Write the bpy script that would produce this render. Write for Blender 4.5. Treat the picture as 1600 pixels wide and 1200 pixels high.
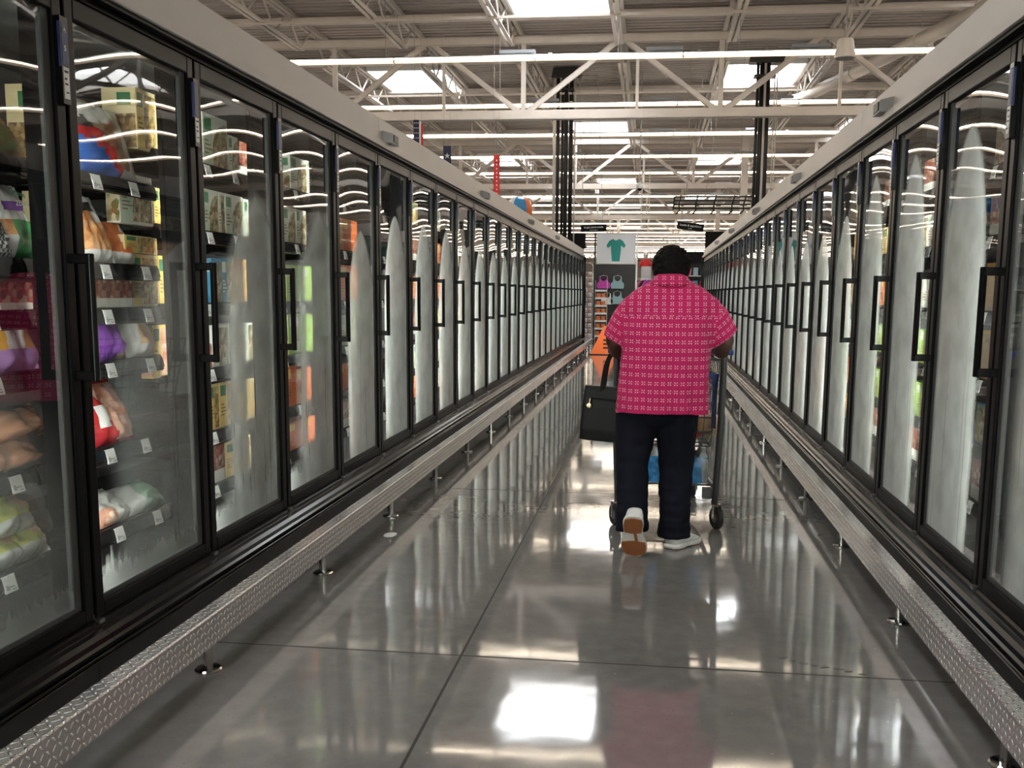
import bpy, bmesh, math, random
from math import pi, sin, cos, radians as R
from mathutils import Vector, Matrix, noise
random.seed(7)
for o in list(bpy.data.objects): bpy.data.objects.remove(o, do_unlink=True)
scn = bpy.context.scene
COL = scn.collection

# ------------------------------------------------------------------ camera, world, exposure
H = 1.29
cam_d = bpy.data.cameras.new('camera'); cam = bpy.data.objects.new('camera', cam_d); COL.objects.link(cam)
cam_d.sensor_width = 36; cam_d.sensor_fit = 'HORIZONTAL'
cam_d.lens = 1498.5586/1600*36
cam_d.shift_x = -(837.07-800)/1600; cam_d.shift_y = (667.05-600)/1600
cam_d.clip_start = .05; cam_d.clip_end = 400
PITCH, YAW, ROLL = .13859263, .11978045, -.00944108
cy_, sy_, cp_, sp_ = cos(YAW), sin(YAW), cos(PITCH), sin(PITCH)
fw = Vector((-sy_*cp_, cy_*cp_, -sp_)); rt = Vector((cy_, sy_, 0)); dn = fw.cross(rt)
c_, s_ = cos(ROLL), sin(ROLL)
rt, dn = rt*c_ + dn*s_, dn*c_ - rt*s_
cam.matrix_world = Matrix(((rt.x, -dn.x, -fw.x, 0), (rt.y, -dn.y, -fw.y, 0), (rt.z, -dn.z, -fw.z, H), (0, 0, 0, 1)))
scn.camera = cam
w = bpy.data.worlds.new('sky'); scn.world = w; w.use_nodes = True
w.node_tree.nodes['Background'].inputs[0].default_value = (.8, .9, 1, 1)
w.node_tree.nodes['Background'].inputs[1].default_value = .6
scn.view_settings.view_transform = 'Standard'; scn.view_settings.look = 'None'
scn.view_settings.gamma = 1; scn.view_settings.use_curve_mapping = False
scn.view_settings.exposure = 0.70
TUBE = 14.0        # radiance of the fluorescent tubes
SKYL = 9.0        # radiance of the skylight lenses
LED = 22.0          # radiance of the strips inside the freezers

# ------------------------------------------------------------------ material helpers
def nn(nt, t, **k):
    n = nt.nodes.new(t)
    for a, b in k.items(): setattr(n, a, b)
    return n
def new_mat(name):
    m = bpy.data.materials.new(name); m.use_nodes = True
    return m, m.node_tree, m.node_tree.nodes['Principled BSDF']
def math_n(nt, op, a, b=None, c=None, clamp=False):
    n = nn(nt, 'ShaderNodeMath', operation=op, use_clamp=clamp)
    for i, x in enumerate((a, b, c)):
        if x is None: continue
        if isinstance(x, (int, float)): n.inputs[i].default_value = x
        else: nt.links.new(x, n.inputs[i])
    return n.outputs[0]
def sstep(nt, x, lo, hi):
    n = nn(nt, 'ShaderNodeMapRange', interpolation_type='SMOOTHSTEP')
    nt.links.new(x, n.inputs[0])
    n.inputs[1].default_value = lo; n.inputs[2].default_value = hi
    return n.outputs[0]
def mixc(nt, f, a, b):
    n = nn(nt, 'ShaderNodeMix', data_type='RGBA')
    for x, i in ((f, 0), (a, 6), (b, 7)):
        if isinstance(x, (int, float)): n.inputs[i].default_value = x
        elif isinstance(x, tuple): n.inputs[i].default_value = (*x[:3], 1)
        else: nt.links.new(x, n.inputs[i])
    return n.outputs[2]
def P(name, col, rough=.5, metal=0., spec=.5, coat=0., var=0., vs=8., bump=0., bs=60., aniso=None):
    """plain procedural surface: a colour with soft variation and a fine bump"""
    m, nt, b = new_mat(name)
    b.inputs['Base Color'].default_value = (*col, 1); b.inputs['Roughness'].default_value = rough
    b.inputs['Metallic'].default_value = metal; b.inputs['Specular IOR Level'].default_value = spec
    b.inputs['Coat Weight'].default_value = coat; b.inputs['Coat Roughness'].default_value = .05
    tc = nn(nt, 'ShaderNodeTexCoord')
    if var:
        nz = nn(nt, 'ShaderNodeTexNoise'); nz.inputs['Scale'].default_value = vs; nz.inputs['Detail'].default_value = 4
        nt.links.new(tc.outputs['Object'], nz.inputs['Vector'])
        f = sstep(nt, nz.outputs['Fac'], .3, .7)
        nt.links.new(mixc(nt, f, tuple(c*(1-var) for c in col), tuple(min(1, c*(1+var)) for c in col)), b.inputs['Base Color'])
    if bump:
        nz = nn(nt, 'ShaderNodeTexNoise'); nz.inputs['Scale'].default_value = bs; nz.inputs['Detail'].default_value = 3
        nt.links.new(tc.outputs['Object'], nz.inputs['Vector'])
        bp = nn(nt, 'ShaderNodeBump'); bp.inputs['Strength'].default_value = bump; bp.inputs['Distance'].default_value = .004
        nt.links.new(nz.outputs['Fac'], bp.inputs['Height']); nt.links.new(bp.outputs[0], b.inputs['Normal'])
    return m
def emit(name, col, s):
    m, nt, b = new_mat(name)
    b.inputs['Base Color'].default_value = (.6, .6, .6, 1)
    b.inputs['Emission Color'].default_value = (*col, 1); b.inputs['Emission Strength'].default_value = s
    return m
def food(name, cols, scale=40., rough=.35, warp=1.5):
    """printed picture of food: a few colours in irregular patches"""
    m, nt, b = new_mat(name)
    tc = nn(nt, 'ShaderNodeTexCoord'); v = nn(nt, 'ShaderNodeTexVoronoi'); v.inputs['Scale'].default_value = scale
    nz = nn(nt, 'ShaderNodeTexNoise'); nz.inputs['Scale'].default_value = scale*.6; nz.inputs['Detail'].default_value = 3
    nt.links.new(tc.outputs['Object'], nz.inputs['Vector'])
    ad = nn(nt, 'ShaderNodeVectorMath', operation='MULTIPLY_ADD')
    nt.links.new(nz.outputs['Color'], ad.inputs[0]); ad.inputs[1].default_value = (warp/scale,)*3
    nt.links.new(tc.outputs['Object'], ad.inputs[2]); nt.links.new(ad.outputs[0], v.inputs['Vector'])
    r = nn(nt, 'ShaderNodeValToRGB'); e = r.color_ramp.elements
    sp = nn(nt, 'ShaderNodeSeparateColor'); nt.links.new(v.outputs['Color'], sp.inputs[0])
    n = len(cols); e[0].color = (*cols[0], 1); e[1].color = (*cols[-1], 1); e[1].position = 1
    for i in range(1, n-1):
        x = e.new(i/(n-1)); x.color = (*cols[i], 1)
    nt.links.new(sp.outputs[0], r.inputs[0]); nt.links.new(r.outputs[0], b.inputs['Base Color'])
    b.inputs['Roughness'].default_value = rough
    return m

# ------------------------------------------------------------------ mesh helpers
class MB:
    def __init__(s): s.v = []; s.f = []; s.m = []; s.uv = {}
    def add(s, vs, fs, mi=0):
        o = len(s.v); s.v += [tuple(p) for p in vs]
        for f in fs: s.f.append([i+o for i in f]); s.m.append(mi)
    def box(s, x0, x1, y0, y1, z0, z1, mi=0):
        x0, x1 = min(x0, x1), max(x0, x1); y0, y1 = min(y0, y1), max(y0, y1); z0, z1 = min(z0, z1), max(z0, z1)
        s.add([(x, y, z) for x in (x0, x1) for y in (y0, y1) for z in (z0, z1)],
              [(0, 1, 3, 2), (4, 6, 7, 5), (0, 4, 5, 1), (2, 3, 7, 6), (0, 2, 6, 4), (1, 5, 7, 3)], mi)
        return s
    def prism(s, prof, a0, a1, axis='y', mi=0):
        """closed 2D profile swept along an axis; y: (x,z), x: (y,z), z: (x,y)"""
        n = len(prof)
        g = {'y': lambda p, t: (p[0], t, p[1]), 'x': lambda p, t: (t, p[0], p[1]), 'z': lambda p, t: (p[0], p[1], t)}[axis]
        s.add([g(p, a0) for p in prof]+[g(p, a1) for p in prof],
              [(i, (i+1) % n, n+(i+1) % n, n+i) for i in range(n)]+[tuple(range(n))[::-1], tuple(range(n, 2*n))], mi)
        return s
    def tube(s, path, r, n=8, cap=True, mi=0, closed=False):
        path = [Vector(p) for p in path]; rr = r if isinstance(r, (list, tuple)) else [r]*len(path)
        o = len(s.v); up = None
        L = len(path)
        for i, p in enumerate(path):
            a = path[(i-1) % L] if (i or closed) else p; b = path[(i+1) % L] if (i < L-1 or closed) else p
            t = (b-a).normalized()
            if up is None:
                up = Vector((0, 0, 1)) if abs(t.z) < .9 else Vector((1, 0, 0))
            u = (up - t*up.dot(t)).normalized(); up = u; w_ = t.cross(u)
            for k in range(n):
                q = p+(u*cos(2*pi*k/n)+w_*sin(2*pi*k/n))*rr[i]; s.v.append(tuple(q))
        m = L if closed else L-1
        for i in range(m):
            for k in range(n):
                a = o+i*n; b = o+((i+1) % L)*n
                s.f.append([a+k, a+(k+1) % n, b+(k+1) % n, b+k]); s.m.append(mi)
        if cap and not closed:
            s.f.append([o+k for k in range(n)][::-1]); s.m.append(mi)
            s.f.append([o+(L-1)*n+k for k in range(n)]); s.m.append(mi)
        return s
    def cyl(s, p0, p1, r0, r1=None, n=16, mi=0): return s.tube([p0, p1], [r0, r0 if r1 is None else r1], n, True, mi)
    def lathe(s, prof, c=(0, 0, 0), n=20, mi=0):
        """profile of (radius, z) about the z axis through c"""
        o = len(s.v)
        for r, z in prof:
            for k in range(n): s.v.append((c[0]+r*cos(2*pi*k/n), c[1]+r*sin(2*pi*k/n), c[2]+z))
        for i in range(len(prof)-1):
            for k in range(n):
                s.f.append([o+i*n+k, o+i*n+(k+1) % n, o+(i+1)*n+(k+1) % n, o+(i+1)*n+k]); s.m.append(mi)
        s.f.append([o+k for k in range(n)][::-1]); s.m.append(mi)
        s.f.append([o+(len(prof)-1)*n+k for k in range(n)]); s.m.append(mi)
        return s
    def loft(s, rings, cap=True, mi=0):
        o = len(s.v); n = len(rings[0])
        for r in rings: s.v += [tuple(p) for p in r]
        for i in range(len(rings)-1):
            for k in range(n):
                s.f.append([o+i*n+k, o+i*n+(k+1) % n, o+(i+1)*n+(k+1) % n, o+(i+1)*n+k]); s.m.append(mi)
        if cap:
            s.f.append([o+k for k in range(n)][::-1]); s.m.append(mi)
            s.f.append([o+(len(rings)-1)*n+k for k in range(n)]); s.m.append(mi)
        return s
    def ball(s, c, r, nu=16, nv=10, mi=0):
        r = (r, r, r) if isinstance(r, (int, float)) else r
        o = len(s.v); s.v.append((c[0], c[1], c[2]-r[2]))
        for j in range(1, nv):
            t = pi*j/nv
            for k in range(nu):
                s.v.append((c[0]+r[0]*sin(t)*cos(2*pi*k/nu), c[1]+r[1]*sin(t)*sin(2*pi*k/nu), c[2]-r[2]*cos(t)))
        s.v.append((c[0], c[1], c[2]+r[2])); top = len(s.v)-1
        for k in range(nu):
            s.f.append([o, o+1+(k+1) % nu, o+1+k]); s.m.append(mi)
            s.f.append([top, top-nu+k, top-nu+(k+1) % nu]); s.m.append(mi)
        for j in range(nv-2):
            for k in range(nu):
                a = o+1+j*nu
                s.f.append([a+k, a+(k+1) % nu, a+nu+(k+1) % nu, a+nu+k]); s.m.append(mi)
        return s
    def mesh(s, name, mats, smooth=False, flip=1):
        me = bpy.data.meshes.new(name)
        v = [(p[0]*flip, p[1], p[2]) for p in s.v]
        me.from_pydata(v, [], s.f)
        mats = mats if isinstance(mats, (list, tuple)) else [mats]
        for m in mats: me.materials.append(m)
        for p, mi in zip(me.polygons, s.m): p.material_index = mi
        bm = bmesh.new(); bm.from_mesh(me); bmesh.ops.recalc_face_normals(bm, faces=bm.faces); bm.to_mesh(me); bm.free()
        if smooth: me.polygons.foreach_set('use_smooth', [True]*len(me.polygons))
        me.update()
        return me
    def build(s, name, mats, parent=None, loc=(0, 0, 0), smooth=False, bevel=0, flip=1):
        return put(name, s.mesh(name, mats, smooth, flip), parent, loc, bevel=bevel)
def put(name, me, parent=None, loc=(0, 0, 0), rot=(0, 0, 0), bevel=0):
    o = bpy.data.objects.new(name, me); COL.objects.link(o)
    o.location = loc; o.rotation_euler = rot
    if parent: o.parent = parent
    if bevel:
        b = o.modifiers.new('bevel', 'BEVEL'); b.width = bevel; b.segments = 2; b.limit_method = 'ANGLE'
    return o
def tag(o, label, cat, group=None, kind=None):
    o['label'] = label; o['category'] = cat
    if group: o['group'] = group
    if kind: o['kind'] = kind
    return o
def thing(name, label, cat, loc=(0, 0, 0), group=None, rot=(0, 0, 0)):
    o = bpy.data.objects.new(name, None); COL.objects.link(o); o.empty_display_size = .1
    o.location = loc; o.rotation_euler = rot
    return tag(o, label, cat, group)
def structure(o): o['kind'] = 'structure'; return o
def clone(src, loc=None, label=None, group=None):
    r = src.copy(); COL.objects.link(r)
    if loc is not None: r.location = loc
    if label: r['label'] = label
    if group: r['group'] = group
    for ch in src.children:
        c = ch.copy(); COL.objects.link(c); c.parent = r
        for g in ch.children:
            d = g.copy(); COL.objects.link(d); d.parent = c
    return r
def text_mesh(s, size, mat, ext=.0006, align='CENTER'):
    cu = bpy.data.curves.new('lettering', 'FONT'); cu.body = s; cu.size = size; cu.extrude = ext; cu.align_x = align; cu.align_y = 'CENTER'
    o = bpy.data.objects.new('lettering', cu); COL.objects.link(o)
    me = bpy.data.meshes.new_from_object(o.evaluated_get(bpy.context.evaluated_depsgraph_get()))
    bpy.data.objects.remove(o, do_unlink=True); bpy.data.curves.remove(cu)
    me.materials.clear(); me.materials.append(mat); me.name = 'lettering'
    return me
def ordinal(i): return ['first', 'second', 'third', 'fourth', 'fifth', 'sixth', 'seventh', 'eighth', 'ninth', 'tenth', 'eleventh', 'twelfth', 'thirteenth', 'fourteenth', 'fifteenth', 'sixteenth', 'seventeenth', 'eighteenth', 'nineteenth', 'twentieth'][i]
# ------------------------------------------------------------------ dimensions of the aisle
XL, XR, PD = -1.66, 1.1425, .78
YL0, YR0 = 2.631, 3.394
def yl(i): return YL0+i*PD
def yr(i): return YR0+i*PD
ZB, ZT = .293, 2.108

# ------------------------------------------------------------------ materials of the setting
black = P('black_enamel', (.0035, .0035, .004), .38, spec=.16, bump=.05, bs=300)
blackg = P('black_gloss_plastic', (.004, .004, .0045), .2, spec=.25)
black_in = P('black_interior_steel', (.03, .03, .031), .4)
liner = P('freezer_liner', (.13, .135, .13), .5, var=.08, vs=3)
grey_head = P('taupe_grey_painted_steel', (.37, .34, .32), .42, var=.03, vs=2, bump=.03, bs=400)
kickm = P('charcoal_kick_plate', (.045, .043, .044), .45, var=.1, vs=3)
chrome = P('chrome', (.62, .61, .6), .12, 1.)
steel = P('brushed_steel', (.55, .54, .53), .3, 1.)
white_pl = P('white_plastic', (.75, .75, .73), .4)
paper = P('white_paper', (.8, .8, .78), .6)
inkm = P('dark_ink', (.03, .03, .03), .6)
truss_m = P('cream_painted_steel', (.58, .52, .47), .5, var=.05, vs=3)
deck_m = P('cream_painted_deck', (.42, .372, .338), .6, var=.08, vs=1.2)
rope_m = P('grey_cable', (.35, .33, .31), .5)
tube_m = emit('fluorescent_tube', (1, .85, .66), TUBE)
lens_m = emit('lamp_lower_lens', (1, .75, .50), TUBE*.075)
sky_m = emit('skylight_lens', (.93, .97, 1), SKYL)
led_m = emit('freezer_light_lens', (.95, 1, .93), LED)
house_m = P('white_lamp_housing', (.7, .68, .64), .4)

def floor_mat():
    m, nt, b = new_mat('polished_concrete')
    tc = nn(nt, 'ShaderNodeTexCoord')
    def nz(sc, det=4):
        n = nn(nt, 'ShaderNodeTexNoise'); n.inputs['Scale'].default_value = sc; n.inputs['Detail'].default_value = det
        nt.links.new(tc.outputs['Object'], n.inputs['Vector']); return n.outputs['Fac']
    c = mixc(nt, sstep(nt, nz(1.3), .3, .7), (.160, .152, .145), (.20, .19, .182))
    c = mixc(nt, math_n(nt, 'MULTIPLY', sstep(nt, nz(14, 6), .35, .7), .45), c, (.235, .22, .205))
    c = mixc(nt, math_n(nt, 'MULTIPLY', sstep(nt, nz(90, 2), .62, .75), .45), c, (.10, .094, .088))
    # pale aggregate specks and the sawn joints of the slab
    v = nn(nt, 'ShaderNodeTexVoronoi'); v.inputs['Scale'].default_value = 9
    nt.links.new(tc.outputs['Object'], v.inputs['Vector'])
    c = mixc(nt, math_n(nt, 'SUBTRACT', 1., sstep(nt, v.outputs['Distance'], .02, .05)), c, (.30, .29, .27))
    sp = nn(nt, 'ShaderNodeSeparateXYZ'); nt.links.new(tc.outputs['Object'], sp.inputs[0])
    jx = math_n(nt, 'ABSOLUTE', math_n(nt, 'ADD', sp.outputs[0], .652))
    ym = math_n(nt, 'MODULO', math_n(nt, 'ADD', sp.outputs[1], 58.0+1.45-3.24), 2.9)
    jy = math_n(nt, 'ABSOLUTE', math_n(nt, 'SUBTRACT', ym, 1.45))
    j = math_n(nt, 'MINIMUM', jx, jy)
    jm = math_n(nt, 'SUBTRACT', 1., sstep(nt, j, .004, .0075))
    c = mixc(nt, math_n(nt, 'MULTIPLY', jm, .85), c, (.035, .032, .03))
    nt.links.new(c, b.inputs['Base Color'])
    rg = nn(nt, 'ShaderNodeMapRange'); nt.links.new(nz(5, 5), rg.inputs[0])
    rg.inputs[3].default_value = .03; rg.inputs[4].default_value = .10
    rr = math_n(nt, 'ADD', rg.outputs[0], math_n(nt, 'MULTIPLY', jm, .5))
    nt.links.new(rr, b.inputs['Roughness']); nt.links.new(math_n(nt, 'MULTIPLY_ADD', jm, -.48, .5), b.inputs['Specular IOR Level'])
    nt.links.new(math_n(nt, 'MULTIPLY_ADD', jm, -.2, .2), b.inputs['Coat Weight'])

    b.inputs['Coat Weight'].default_value = .25; b.inputs['Coat Roughness'].default_value = .04
    bp = nn(nt, 'ShaderNodeBump'); bp.inputs['Strength'].default_value = .05; bp.inputs['Distance'].default_value = .02
    nt.links.new(nz(3.5, 2), bp.inputs['Height']); nt.links.new(bp.outputs[0], b.inputs['Normal'])
    return m
floor_m = floor_mat()

# ------------------------------------------------------------------ shell of the store
Y0S, Y1S, X0S, X1S, ZD = -9., 118., -27., 27., 6.25
structure(MB().box(X0S-.3, X1S+.3, Y0S-.3, Y1S+.3, -.2, 0).build('floor', floor_m))
# ribbed roof deck, open where the skylights are
SKY = [(-1.70, 16.5), (2.22, 22.8), (-5.6, 22.8), (6.1, 15.9), (-1.70, 29.5), (2.22, 36.4), (-5.6, 36.4), (6.1, 29.5), (-9.5, 15.9),
       (-1.70, 43.), (2.22, 50.), (-1.70, 57.), (2.22, 64.), (-1.7, 71.), (2.22, 78.), (-5.6, 50.), (6.1, 43.), (-9.5, 29.5), (10., 22.8), (-9.5, 43.),
       (-5.6, 9.1), (-1.7, 1.2), (6.1, 2.2), (-9.5, 2.2), (10., 9.1)]
SW, SL = .84, 1.22                     # half width, half length of a skylight
wallm = P('painted_wall', (.55, .53, .5), .6, var=.05, vs=.5)
for nm, a in (('wall_back', (X0S-.3, X1S+.3, Y0S-.3, Y0S)), ('wall_front', (X0S-.3, X1S+.3, Y1S, Y1S+.3)), ('wall_left', (X0S-.3, X0S, Y0S, Y1S)), ('wall_right', (X1S, X1S+.3, Y0S, Y1S))):
    structure(MB().box(*a, 0, ZD+.4).build(nm, wallm))
def deck():
    mb = MB(); pit = .19; y = Y0S
    rows = sorted({round(b, 2) for a, b in SKY})
    while y < Y1S:
        y1 = y+pit
        xs = [(X0S, X1S)]
        for (sx, sy) in SKY:
            if y < sy+SL and y1 > sy-SL:
                n = []
                for a, b in xs:
                    if sx-SW > a and sx+SW < b: n += [(a, sx-SW), (sx+SW, b)]
                    else: n.append((a, b))
                xs = n
        pr = [(y, ZD), (y+.09, ZD), (y+.105, ZD+.045), (y+.175, ZD+.045), (y1, ZD)]
        for a, b in xs:
            vs = [(x, q[0], q[1]) for x in (a, b) for q in pr]
            mb.add(vs, [(i, i+1, i+6, i+5) for i in range(4)])
        y = y1
    mb.box(X0S-.3, X1S+.3, Y0S-.3, Y1S+.3, ZD+.5, ZD+.6)
    return mb
structure(deck().build('ceiling', deck_m))
curbm = P('white_skylight_curb', (.8, .79, .77), .5)
for i, (sx, sy) in enumerate(SKY):
    cb = MB()
    for a in ((sx-SW-.04, sx-SW, sy-SL, sy+SL), (sx+SW, sx+SW+.04, sy-SL, sy+SL), (sx-SW, sx+SW, sy-SL-.04, sy-SL), (sx-SW, sx+SW, sy+SL, sy+SL+.04)):
        cb.box(*a, ZD-.12, ZD+.42)
    wn = structure(cb.build('window_%d' % (i+1), curbm))
    MB().box(sx-SW, sx+SW, sy-SL, sy+SL, ZD+.3, ZD+.34).build('skylight_lens', sky_m, wn)

# ------------------------------------------------------------------ roof steel
TR_Y = [-5.8, 6.4, 18.6, 30.8, 43., 55.2, 67.4, 79.6, 91.8, 104.]
def angle_pair(mb, z0, z1, y, x0, x1, w_=.055):
    mb.box(x0, x1, y-w_, y-.012, z0, z0+.014); mb.box(x0, x1, y-.026, y-.012, z0, z1)
    mb.box(x0, x1, y+.012, y+w_, z0, z0+.014); mb.box(x0, x1, y+.012, y+.026, z0, z1)
JX = [-.72+1.965*k for k in range(-7, 8)]
bc = MB().box(-15, 15, -.07, .07, 4.53, 4.545).box(-15, 15, -.07, -.055, 4.53, 4.70).box(-15, 15, .055, .07, 4.53, 4.70).mesh('bottom_chord', truss_m)
tcm = MB().box(-15, 15, -.07, .07, 6.03, 6.045).box(-15, 15, -.07, -.055, 5.9, 6.045).box(-15, 15, .055, .07, 5.9, 6.045).mesh('top_chord', truss_m)
def bar_mesh(x0, z0, x1, z1, t=.05, d=.035):
    L = math.hypot(x1-x0, z1-z0); nx, nz = -(z1-z0)/L*t, (x1-x0)/L*t
    pr = [(x0+nx, z0+nz), (x0-nx, z0-nz), (x1-nx, z1-nz), (x1+nx, z1+nz)]
    mb = MB(); n = len(pr)
    mb.prism(pr, -d, -d+.012); mb.prism(pr, d-.012, d)
    pr2 = [(x0+nx, z0+nz), (x0+nx*.7, z0+nz*.7), (x1+nx*.7, z1+nz*.7), (x1+nx, z1+nz)]
    mb.prism(pr2, -d, d)
    return mb.mesh('diagonal', truss_m)
diag_l = bar_mesh(-1.78, 4.65, 0, 5.98); diag_r = bar_mesh(1.78, 4.65, 0, 5.98)
post_m = MB().box(-.045, .045, -.03, .03, 4.62, 6.0).mesh('post', truss_m)
sub_m = MB().box(-.03, .03, -.02, .02, 4.68, 5.6).mesh('post', truss_m)
TX = [-.70+3.66*k for k in range(-4, 5)]
for i, y in enumerate(TR_Y):
    lab = 'cream roof truss crossing the aisle above the second row of lamps' if abs(y-18.6) < .1 else 'cream roof truss crossing the store beyond the nearest visible one'
    t = thing('roof_truss', lab, 'truss', (0, y, 0), 'roof trusses across the store')
    put('bottom_chord', bc, t); put('top_chord', tcm, t)
    for x in TX:
        if abs(x) > 13 or (i > 6 and abs(x) > 8): continue
        put('diagonal', diag_l, t, (x, 0, 0)); put('diagonal', diag_r, t, (x, 0, 0))
        put('post', post_m, t, (x+1.83, .0, 0)); put('post', sub_m, t, (x+.3, .0, 0))
# open web joists: they run away from the camera between the trusses
def joist_meshes():
    L0, L1 = .25, 12.2-.25
    t = MB().box(-.085, -.018, 0, 12.2, 6.16, 6.24).box(.018, .085, 0, 12.2, 6.16, 6.24)
    b = MB().box(-.082, -.018, .7, 11.5, 5.69, 5.704).box(-.032, -.018, .7, 11.5, 5.70, 5.765).box(.018, .082, .7, 11.5, 5.69, 5.704).box(.018, .032, .7, 11.5, 5.70, 5.765)
    w_ = MB(); n = 18; st = (11.5-.7)/n
    pts = [(0, .1, 6.2)]
    for k in range(n+1):
        y = .7+k*st
        pts.append((0, y, 5.73 if k % 2 == 0 else 6.2))
    pts.append((0, 12.1, 6.2))
    for a, c in zip(pts[:-1], pts[1:]):
        w_.tube([a, c], .019, 6)
    return t.mesh('top_chord', truss_m), b.mesh('bottom_chord', truss_m), w_.mesh('web', truss_m)
jt, jb, jw = joist_meshes()
for i in range(len(TR_Y)-1):
    for k, x in enumerate(JX):
        if i > 4 and abs(x) > 7: continue
        t = thing('roof_joist', 'cream open web steel joist under the ribbed roof deck', 'joist', (x, TR_Y[i], 0), 'roof joists under the deck')
        put('top_chord', jt, t); put('bottom_chord', jb, t); put('web', jw, t)
brm = MB().box(-15, 15, -.02, .02, -.02, .02).mesh('bridging_bar', truss_m)
brw = MB().box(-15, 15, -.12, .12, -.08, 0).mesh('deck_beam', truss_m)
for i in range(len(TR_Y)-2):
    for dy in (3.4, 6.6, 9.6):
        tag(put('bridging_bar', brm, None, (0, TR_Y[i]+dy, 5.68)), 'thin cream bridging bar under the roof joists', 'bar', 'bridging bars under the joists')
    for dy in (2.2, 5.2, 8.4, 11.2):
        tag(put('deck_beam', brw, None, (0, TR_Y[i]+dy, 6.165)), 'broad cream beam under the ribbed roof deck', 'beam', 'deck beams across the store')
# rows of lamps
ROWS = [12.72-3.85*k for k in range(4, 0, -1)]+[12.72, 16.5]+[20.55+3.8*k for k in range(24)]
def row_meshes(x0, x1):
    hs = MB().prism([(-.064, 5.183), (-.06, 5.197), (-.05, 5.205), (.05, 5.205), (.06, 5.197), (.064, 5.183)], x0, x1, 'x')
    for k in range(int((x1-x0)/2.44)+1): hs.box(x0+k*2.44-.03, x0+k*2.44+.03, -.02, .02, 5.205, 5.235)
    tb = MB().prism([(-.058, 5.183), (-.046, 5.150), (.046, 5.150), (.058, 5.183)], x0, x1, 'x')
    ln = MB().prism([(-.046, 5.150), (-.042, 5.122), (0, 5.116), (.042, 5.122), (.046, 5.150)], x0, x1, 'x')
    return [m.mesh(n, q) for m, n, q in ((hs, 'lamp_housing', house_m), (tb, 'lamp_tube', tube_m), (ln, 'lamp_lens', lens_m))]
near = row_meshes(-14, 14); far = row_meshes(-20, 20)
hang = MB().tube([(0, 0, 5.21), (0, 0, ZD+.01)], .006, 6).mesh('hanger_rod', rope_m)
bal = MB().box(-.3, .3, -.05, .05, 5.235, 5.285).mesh('ballast_box', P('grey_ballast', (.35, .37, .4), .4))
coll = MB().box(-.012, .012, -.060, .060, 5.114, 5.2).mesh('lamp_joint', house_m)
for i, y in enumerate(ROWS):
    lab = {5: 'nearest row of bright fluorescent lamps in view, in front of the truss', 6: 'second row of fluorescent lamps, just behind the truss bottom chord'}.get(i, 'long row of fluorescent strip lamps hung under the roof')
    t = thing('strip_lamp', lab, 'lamp', (0, y, 0), 'rows of fluorescent strip lamps')
    for me in (near if i < 9 else far): put(me.name.split('.')[0], me, t)
    for x in (-8.6, -4.6, -.68, 1.28, 5.2, 9.1): put('hanger_rod', hang, t, (x, 0, 0))
    if i < 12:
        for x in (-4.45, -2.05, .38, 2.8, 5.25): put('lamp_joint', coll, t, (x, 0, 0))
        for x in (-2.35, .08, 2.4): put('ballast_box', bal, t, (x, 0, 0))
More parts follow.
